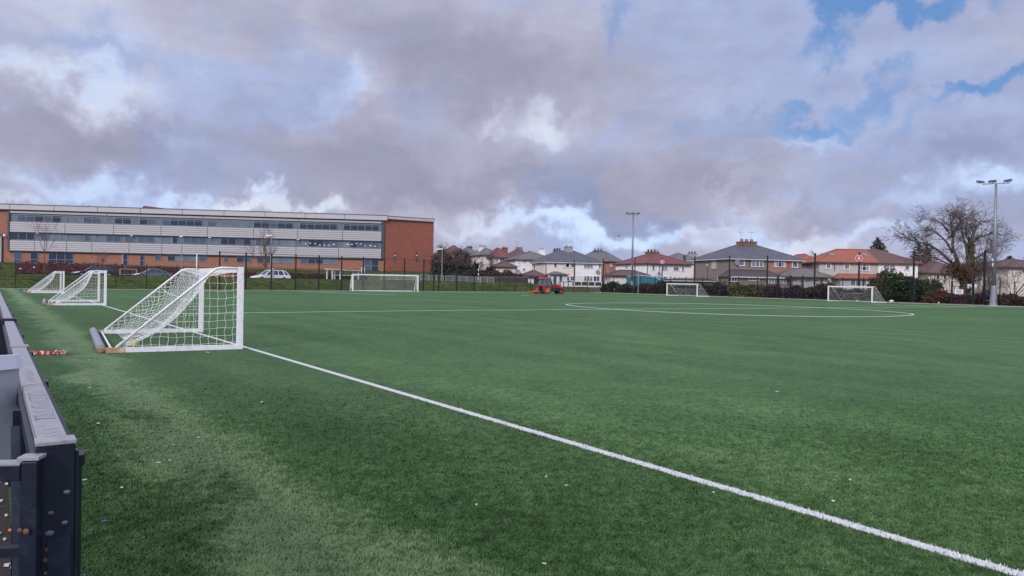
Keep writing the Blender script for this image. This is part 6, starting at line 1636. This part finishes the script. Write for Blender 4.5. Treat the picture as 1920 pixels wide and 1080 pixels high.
# the big ivy-clad tree
def ivy_tree():
    p = rp(1811, 7.5); k = p.y / FPX
    root = thing('ivy_tree', 'large bare spreading tree with ivy-clad trunk at the right', 'tree', tuple(p)); rnd = random.Random(4)
    def q(px, py, dy=0): return Vector(((px - 1811) * k, dy, zpx(px, py, Vector((p.x, p.y, 0))) - p.z))
    tr = MB(); cr_ = MB(); tw = MB()
    main = [[(1806, 552), (1808, 530), (1812, 508), (1817, 490), (1819, 470), (1818, 452), (1822, 436), (1828, 420), (1838, 404)],
            [(1804, 520), (1796, 500), (1788, 484), (1782, 470), (1776, 456), (1775, 440), (1771, 424), (1767, 408), (1763, 388)],
            [(1800, 508), (1786, 494), (1774, 480), (1762, 466), (1748, 456), (1736, 450), (1722, 446), (1708, 440), (1690, 434)],
            [(1814, 500), (1826, 486), (1838, 478), (1850, 470), (1862, 462), (1874, 452)],
            [(1812, 478), (1806, 456), (1798, 442), (1791, 424), (1787, 408), (1780, 396)],
            [(1819, 458), (1828, 446), (1840, 436), (1856, 432), (1874, 428), (1888, 430)],
            [(1818, 450), (1812, 430), (1818, 412), (1822, 396)],
            [(1782, 470), (1768, 452), (1752, 438), (1736, 428), (1718, 424), (1700, 426)],
            [(1775, 440), (1786, 424), (1796, 410), (1806, 398)],
            [(1771, 424), (1758, 410), (1744, 402), (1730, 402)],
            [(1800, 512), (1830, 500), (1852, 494), (1868, 486)],
            [(1790, 500), (1764, 492), (1742, 484), (1722, 480), (1704, 476)]]
    r0s = [.52, .26, .22, .16, .15, .14, .13, .13, .10, .10, .12, .12]
    for i, (ln, r0) in enumerate(zip(main, r0s)):
        dy0 = [0, -.3, .5, .2, -.6, .4, .8, -.8, .3, -.4, 1.0, -1.0][i]
        pts = [q(a, b, dy0 * j * .5) for j, (a, b) in enumerate([(1811 + (a_ - 1811) * .92, 500 + (b_2 - 500) * (.88 if b_2 < 500 else 1)) for a_, b_2 in ln])]
        pts = smooth(pts, False, 3); n = len(pts); rs = [max(.03, r0 * (1 - .84 * j / n)) for j in range(n)]
        (tr if i == 0 else cr_).tube(pts, rs, 8 if i == 0 else 6, False)
        st = 3 if i else 12
        for j in range(st, n):
            for _ in range(3 if j > n * .5 else 1):
                base = (pts[j] - pts[j - 1]).normalized(); ax = Vector((rnd.gauss(0, 1), rnd.gauss(0, 1), rnd.gauss(.2, .6))); ax = (ax - base * ax.dot(base)).normalized()
                grow(cr_, pts[j], (base * .7 + ax * .8).normalized(), rnd.uniform(.7, 1.35), min(.045, rs[j] * .5), 3, rnd, .62, .10, 3, 3, .0095, .03, .68)
    tr.build('trunk', 'bark', root); cr_.build('crown', 'bark', root)
    bl = [(q(1811, 545).x, 0, q(1811, 545).z, .7, .7, 1.6), (q(1812, 525).x, 0, q(1812, 525).z, .9, .8, 1.6), (q(1810, 508).x, 0, q(1810, 508).z, 2.2, 1.5, 1.1), (q(1790, 504).x, 0, q(1790, 504).z, 1.5, 1.0, .8),
          (q(1832, 500).x, 0, q(1832, 500).z, 1.6, 1.0, .8), (q(1820, 516).x, 0, q(1820, 516).z, 1.3, 1.0, 1.0), (q(1802, 516).x, 0, q(1802, 516).z, 1.3, 1.0, .9)]
    leaves_mb(3600, blob_pts(bl, .35), .13).build('ivy', 'leaf_ivb', root)
    bl = [(q(1817.5, 487).x, 0, q(1817.5, 487).z, .52, .5, 1.2), (q(1818.5, 470).x, 0, q(1818.5, 470).z, .48, .48, 1.3), (q(1818, 458).x, 0, q(1818, 458).z, .34, .34, .8)]
    leaves_mb(2200, blob_pts(bl, .5), .09).build('ivy', 'leaf_iv', root)
ivy_tree()
p = rp(1856, 5); bare_tree('bare_tree', 'pale twiggy tree just left of and behind the big floodlight', p, zpx(1856, 432, p) - p.z, .1, 33, 5, 3, .2, .5, 'bark_l', minr=.012, group='bare winter trees')
p = rp(1902, 3.5); bare_tree('bare_tree', 'twiggy low bare tree in front of the cream house at the right edge', p, zpx(1902, 478, p) - p.z, .09, 35, 5, 3, .15, .7, 'bark_l', minr=.011, group='bare winter trees', wide=1.4)
p = rp(1775, 6); bare_tree('bare_tree', 'bare reddish undergrowth tree between the laurel and the ivy tree', p, zpx(1775, 498, p) - p.z, .08, 37, 5, 3, .2, .6, 'bark_l', minr=.012, group='bare winter trees', wide=1.3)
p = rp(1840, 6.5); bare_tree('bare_tree', 'bare brown thicket tree between the ivy tree and the big floodlight', p, zpx(1840, 500, p) - p.z, .08, 39, 5, 3, .2, .6, 'bark', minr=.012, group='bare winter trees', wide=1.2)
for px, Y, yt, sd, lb in ((1728, 150, 492, 41, 'bare tree top behind the dark red half of the orange-roofed pair'), (1525, 175, 468, 43, 'faint bare tree top between the brown house and the orange roof'), (1690, 165, 484, 45, 'bare tree peeping over the right end of the dark red roof'),
                          (1880, 150, 486, 47, 'bare tree top above the dark red roof at the right')):
    p = at(px, 500, Y); p.z = tz(p); bare_tree('bare_tree', lb, p, zpx(px, yt, p) - p.z, .15, sd, 5, 3, .35, .6, minr=.018)
# leaning branch at the right edge
p = rp(1893, 1.6); r_ = thing('fallen_branch', 'dark branch leaning up to the right from the bramble scrub at the right edge', 'branch', tuple(p))
k = p.y / FPX; MB().tube([(0, 0, .6), (22 * k, .2, zpx(1912, 541, p)), (40 * k, .3, zpx(1930, 520, p))], [.09, .07, .05], 6).build('limb', 'bark', r_)

# conifers
def conifer(label, px, Y, ytop, ybase, wpx, seed, leaf='leaf_c', layers=11):
    p = at(px, 500, Y); p.z = tz(p); k = Y / FPX; root = thing('conifer', label, 'tree', tuple(p), 0, 'conifers behind the houses'); rnd = random.Random(seed)
    zt = zpx(px, ytop, p) - p.z; zb = zpx(px, ybase, p) - p.z; w = wpx * k / 2
    MB().tube([(0, 0, -.2), (0, 0, zt)], [.3, .04], 7).build('trunk', 'bark', root)
    Q = []; br = MB()
    for i in range(layers):
        f = i / (layers - 1); z = zt - (zt - zb) * f; rr = w * (.10 + .90 * f ** .8)
        nb = 7 + int(5 * f)
        for j in range(nb):
            an = 2 * math.pi * (j + rnd.random()) / nb; L = rr * rnd.uniform(.7, 1.1)
            e_ = Vector((math.cos(an) * L, math.sin(an) * L, z - .05 * L + rnd.uniform(-.1, .2)))
            br.tube([(0, 0, z - .25), e_], [.04, .015], 3, False)
            m_ = int(22 * (.3 + f))
            for _ in range(m_):
                u = rnd.uniform(.15, 1.05); Q.append((e_.x * u + rnd.gauss(0, .10), e_.y * u + rnd.gauss(0, .10), z - .25 + (e_.z - z + .25) * u + rnd.gauss(0, .09)))
    br.build('branches', 'bark', root); Q = np.array(Q); leaves_mb(len(Q), lambda n: Q, .17).build('crown', leaf, root)
conifer('dark green layered conifer behind the dark red roof', 1645, 150, 447, 478, 46, 2)
conifer('brown-tinged conifer standing behind the laurel bush', 1722, 136, 459, 512, 70, 3, 'leaf_p', 13)
conifer('second brown-tinged conifer top beside the ivy tree', 1738, 142, 460, 512, 62, 5, 'leaf_b', 13)
conifer('small dark conifer top right of the big floodlight', 1893, 160, 481, 500, 30, 4)

# ------------------------------------------------------------ the near barrier
BARD = DV; 
def bar():
    P0 = at(101, 838, 2.62); P0.z = 0                  # near end, ground point
    NEAR = Vector((P0.x, P0.y, 0))
    a_ = math.atan2(BARD.y, BARD.x) - math.pi / 2      # local y runs along the barrier
    root = thing('perimeter_barrier', 'dark navy steel perimeter barrier with a worn scratched top rail at the left edge', 'barrier', tuple(NEAR), a_)
    zr = 1.115; L = 46; w = .047
    # flat top rail in lengths
    y = 0.0; i = 0; cuts = [0, 4.05, 8.1, 12.15, 16.2, 24.3, 32.4, 46]
    for a, b_ in zip(cuts[:-1], cuts[1:]):
        MB().box(-w, w, a + .004, b_ - .004, zr - .075, zr - .004 - (.004 if i % 2 else 0)).build('top_rail', 'rail_top', root, bevel=.004); i += 1
    MB().box(-w - .012, w + .016, -.085, .012, zr - .002, zr + .012).build('end_cap', 'rail_top', root, bevel=.003)
    MB().box(-w - .012, w + .018, 4.02, 4.16, zr - .003, zr + .007).build('joint_plate', 'rail_top', root); MB().box(-w - .03, w + .03, 8.0, 8.2, zr - .09, zr + .02).build('joint_clamp', 'navy_metal', root)
    # lower side face of the rail
    MB().box(-w - .022, -w - .003, .0, L, zr - .10, zr - .045).build('rail_flange', 'navy_metal', root)
    MB().box(w + .003, w + .02, .0, L, zr - .06, zr - .022).build('rail_flange', 'green_black', root)
    # scratches and pen strokes on the rail
    sm = MB(); rnd = random.Random(3)
    def stroke(pts, wd=.0028):
        for (x0, y0), (x1, y1) in zip(pts[:-1], pts[1:]):
            d_ = Vector((x1 - x0, y1 - y0, 0)); 
            if d_.length < 1e-5: continue
            d_.normalize(); n_ = Vector((-d_.y, d_.x, 0)) * wd / 2
            sm.add([(x0 - n_.x, y0 - n_.y, zr - .0032), (x0 + n_.x, y0 + n_.y, zr - .0032), (x1 + n_.x, y1 + n_.y, zr - .0032), (x1 - n_.x, y1 - n_.y, zr - .0032)], [(0, 1, 2, 3)])
    for yy in np.arange(.5, 1.35, .052):
        stroke([(-.035 + rnd.uniform(-.01, .01), yy), (-.01, yy + rnd.uniform(-.02, .02)), (.03 + rnd.uniform(-.015, .01), yy + rnd.uniform(-.015, .015)), (.036, yy + rnd.uniform(-.03, .03))])
        if rnd.random() < .5: stroke([(-.03, yy), (-.034, yy + .045)])
    stroke([(-.034, .46), (-.02, .50), (.02, .49), (.036, .47)], .004)
    for yy in np.arange(1.75, 2.35, .07): stroke([(-.03, yy), (rnd.uniform(-.01, .02), yy + rnd.uniform(-.03, .03)), (rnd.uniform(.0, .034), yy + rnd.uniform(-.02, .03)), (-.01, yy + .04)])
    for yy in (.10, .16, .24, 2.6, 2.75, 2.9, 3.05, 3.2, 4.6, 5.0, 5.3, 6.1, 6.4, 7.0): stroke([(-.03 + rnd.uniform(0, .02), yy), (.0, yy + rnd.uniform(-.012, .012)), (.03, yy + rnd.uniform(-.01, .02))])
    sm.build('scratch_marks', 'scratch', root)
    # end post: wide plate, angle, channel
    MB().box(-w - .010, w + .012, -.075, -.004, -.05, zr - .006).build('end_post', 'navy_metal', root, bevel=.004)
    MB().box(w + .014, w + .024, -.07, -.03, -.05, zr - .03).build('corner_angle', 'navy_metal', root); MB().box(w + .026, w + .036, -.05, .0, -.05, zr - .06).build('mesh_edge_strip', 'green_black', root)
    for z in (zr - .055, zr - .50, zr - .78):
        MB().box(w + .012, w + .044, -.06, .03, z - .03, z + .005).build('clamp', 'navy_metal', root); MB().tube([(w + .035, -.04, z - .0), (w + .05, -.02, z + .012)], .005, 8).build('bolt', 'bolt', root)
    MB().box(-.02, w + .002, -.083, -.078, .35, .80).build("hinge_plate", "navy_metal", root)
    for x, z, r, m_ in ((.036, zr - .17, .013, 'bolt'), (-.012, zr - .235, .011, 'bolt'), (.030, zr - .275, .012, 'bolt'), (-.015, zr - .305, .018, 'bolt'), (-.012, zr - .36, .020, 'bolt_o'), (-.02, zr - .395, .016, 'bolt_o'), (.030, zr - .37, .013, 'bolt'), (-.02, zr - .44, .012, 'bolt'), (.028, zr - .485, .014, 'bolt')):
        mb = MB(); ico(mb, (x, -.0765, z), r * .9, 2, 1, .35, .7); mb.build('bolt', m_, root, smooth=True)
    # posts and lower rail, mesh
    for yy in (2.15, 4.1, 6.15, 8.2, 10.6, 13.0, 15.4, 17.8, 20.2, 24, 28, 32, 36, 40, 44):
        MB().box(-.06, .03, yy - .04, yy + .04, -.05, zr - .08).build('post', 'navy_metal', root)
        MB().box(w + .001, w + .05, yy - .06, yy + .06, zr - .12, zr - .05).build('clamp', 'navy_metal', root)
    MB().box(-.05, .0, .1, L, .08, .13).build('lower_rail', 'navy_metal', root)
    mb = MB()
    yy = .06
    while yy < 26:
        mb.box(w + .022, w + .027, yy, yy + .005, .03, zr - .06); yy += .05
    for z in np.arange(.06, zr - .06, .2): mb.box(w + .028, w + .033, .03, 26, z, z + .006)
    mb.build('mesh_panel', 'green_black', root)
    # diagonal strut behind
    MB().box(-.100, -.072, 1.0, 1.04, -.05, zr - .04).build('rear_upright', 'navy_metal', root)
    MB().sq((-.09, .12, .25), (-.09, 1.0, zr - .12), .035).build('brace', 'navy_metal', root)
    return root, NEAR, a_
br_, NEAR, BA = bar()
# gate leaf swung beside the end post
e1 = Vector((math.cos(BA), math.sin(BA), 0)); e2 = Vector((-math.sin(BA), math.cos(BA), 0))
gp = at(60, 856, 2.50)
zg = gp.z
r_ = thing('barrier_gate', 'low navy steel gate leaf in front of the barrier end at the bottom left corner', 'gate', (gp.x, gp.y, 0), R(100))
# local x = along view, local y = to the left
MB().box(-.025, .025, -.026, .026, -.05, zg - .012).build('gate_post', 'navy_metal', r_, bevel=.004)
MB().box(-.030, .034, -.032, .034, zg - .008, zg + .004).build('post_cap', 'rail_top', r_, bevel=.002)
MB().box(-.03, .03, .024, 1.3, zg - .075, zg - .022).build('top_rail', 'navy_metal', r_, bevel=.003); MB().box(-.031, .031, .024, 1.3, zg - .0215, zg - .016).build('rail_face', 'rail_top', r_)
MB().box(-.02, .02, .024, 1.3, zg - .33, zg - .30).build('middle_rail', 'navy_metal', r_)
mb = MB()
for y in (.10, .22, .34, .46, .58): mb.box(-.008, .008, y, y + .016, .05, zg - .076)
mb.build('gate_bars', 'navy_metal', r_)
mb = MB(); ico(mb, (-.036, .0, zg - .24), .010, 2, .5); ico(mb, (-.038, .018, zg - .235), .008, 2, .5); mb.build('rusty_bolt', 'bolt_o', r_)
# pale sheet hung behind the rail
A = at(-30, 700, 3.0); A.z = 0
r_ = thing('hanging_sheet', 'pale grey-green board with a white rolled top edge behind the barrier rail', 'board', (NEAR.x, NEAR.y, 0), BA)
p1 = at(50, 668, 3.9); 
lx = (Vector((p1.x, p1.y, 0)) - NEAR).dot(e1); ly = (Vector((p1.x, p1.y, 0)) - NEAR).dot(e2)
zt = p1.z
X1 = min(lx, -.072)
MB().hexa([(X1 - .75, ly - .62, .66), (X1, ly, .72), (X1 + .01, ly + .025, .72), (X1 - .75, ly - .59, .66)], [(X1 - .75, ly - .62, zt - .05), (X1, ly, zt - .05), (X1 + .01, ly + .025, zt - .05), (X1 - .75, ly - .59, zt - .05)]).build('board', 'sheet_grey', r_)
mb = MB(); mb.hexa([(X1 - .76, ly - .66, zt - .06), (X1 + .0, ly - .02, zt - .06), (X1 + .03, ly + .03, zt - .06), (X1 - .76, ly - .55, zt - .06)], [(X1 - .76, ly - .64, zt + .05), (X1 - .01, ly - .01, zt + .01), (X1 + .01, ly + .02, zt + .01), (X1 - .76, ly - .57, zt + .05)]); mb.build('rolled_edge', 'sheet_white', r_)

# red and white cloth on the turf by the barrier
p = ground(80, 664, .004); r_ = thing('crumpled_cloth', 'crumpled red and white striped cloth on the turf beside the barrier', 'cloth', (p.x, p.y, .004), .2)
def cloth(cx, w, d_, m1, m2, seed, nm):
    rg = np.random.default_rng(seed); nx_, ny_ = 22, 9; xs = np.linspace(-w / 2, w / 2, nx_); ys = np.linspace(-d_ / 2, d_ / 2, ny_)
    Hh = .02 + .035 * rg.random((ny_, nx_)); Hh += .03 * np.sin(np.linspace(0, 9, nx_))[None] ** 2 * (rg.random((ny_, 1)) + .4); Hh[0] = Hh[-1] = .008; Hh[:, 0] = Hh[:, -1] = .008
    mb = MB(); V = [(cx + xs[j] + rg.normal(0, .012), ys[i] * (1 - .5 * abs(xs[j]) / w) + .05 * math.sin(j * .6) + rg.normal(0, .014), float(Hh[i, j])) for i in range(ny_) for j in range(nx_)]
    F = [(i * nx_ + j, i * nx_ + j + 1, (i + 1) * nx_ + j + 1, (i + 1) * nx_ + j) for i in range(ny_ - 1) for j in range(nx_ - 1)]
    o = len(mb.v); mb.add(V, F); mb.mi = [int((j // 2 + i // 3) % 2 == 0 and rg.random() < .75) for i in range(ny_ - 1) for j in range(nx_ - 1)]
    mb.build(nm, None, r_, mats=[m1, m2])
cloth(-.05, .62, .34, 'cloth_red', 'cloth_white', 5, 'fabric'); cloth(.36, .26, .20, 'cloth_white', 'cloth_red', 6, 'fabric_end')
# litter on the turf
LIT = [(184, 797, 'w', 'flat'), (168, 677, 'w', 'flat'), (319, 867, 'w', 'leaf'), (297, 871, 'w', 'leaf'), (325, 837, 'w', 'leaf'), (491, 756.5, 'w', 'flat'), (372, 823.5, 'w', 'leaf'), (228, 919, 'w', 'flat'), (159, 904, 'w', 'leaf'),
       (196, 982, 'b', 'leaf'), (1562, 944, 'w', 'flat'), (1338, 928, 'w', 'flat'), (893, 951, 'w', 'flat'), (1024, 898, 'w', 'flat'), (1062, 914, 'w', 'leaf'), (1020, 1063, 'w', 'leaf'), (1457, 736, 'w', 'leaf'), (389, 662, 'w', 'leaf'), (168, 729, 'w', 'leaf'),
       (1594, 904, 'w', 'flat')]
for i, (px, py, c_, kd) in enumerate(LIT):
    p = ground(px, py, .004); k = (p - Vector((0, 0, H0))).length / FPX; s_ = (2.4 if kd == 'flat' else 1.8) * k; rnd = random.Random(i)
    mb = MB()
    if kd == 'flat':
        pts = [(s_ * rnd.uniform(.7, 1.2) * math.cos(a), s_ * 1.1 * rnd.uniform(.7, 1.2) * math.sin(a)) for a in [j * math.pi / 3 for j in range(6)]]; mb.extr(pts, .018, .026)
    else:
        a = rnd.uniform(-.4, .4); mb.extr([(-s_ * 2.2, -.1 * s_), (0, -s_ * .6), (s_ * 2.2, .1 * s_), (0, s_ * .6)], .018, .024)
    o = mb.build('litter_scrap', 'litter_w' if c_ == 'w' else 'litter_b'); o.location = (p.x, p.y, .004); o.rotation_euler = (rnd.uniform(-.1, .1), rnd.uniform(-.1, .1), rnd.uniform(-.5, .5))
    tag(o, 'tiny white scrap of litter lying on the turf' if c_ == 'w' else 'tiny blue scrap of litter near the bottom left on the turf', 'litter', 'white litter scraps on the turf' if c_ == 'w' else None)
# litter among the soil behind the gate
rnd = random.Random(9)
mb = MB(); 
for i in range(26):
    p = ground(rnd.uniform(-10, 38), rnd.uniform(905, 1075), 0); s_ = rnd.uniform(.006, .02)
    if (p - TL0).dot(NV) > sB: continue
    mb.hexa([(p.x - s_, p.y - s_, .005), (p.x + s_, p.y - s_, .005), (p.x + s_, p.y + s_ * .6, .005), (p.x - s_ * .7, p.y + s_, .005)], [(p.x - s_ * .8, p.y - s_, .02), (p.x + s_, p.y - s_ * .7, .016), (p.x + s_, p.y + s_ * .6, .018), (p.x - s_ * .7, p.y + s_, .012)])
if mb.v: tag(mb.build('litter_bits', 'litter_w'), 'scattered pale litter bits on the soil behind the gate bars', 'litter', kind='stuff')
p = ground(25, 1000, .0); mb = MB(); mb.tube([(-.03, 0, .016), (.03, .01, .016)], .010, 8); o = mb.build('litter_scrap', 'litter_o'); o.location = (p.x, p.y, .004); tag(o, 'small orange stub of litter behind the gate bars', 'litter')
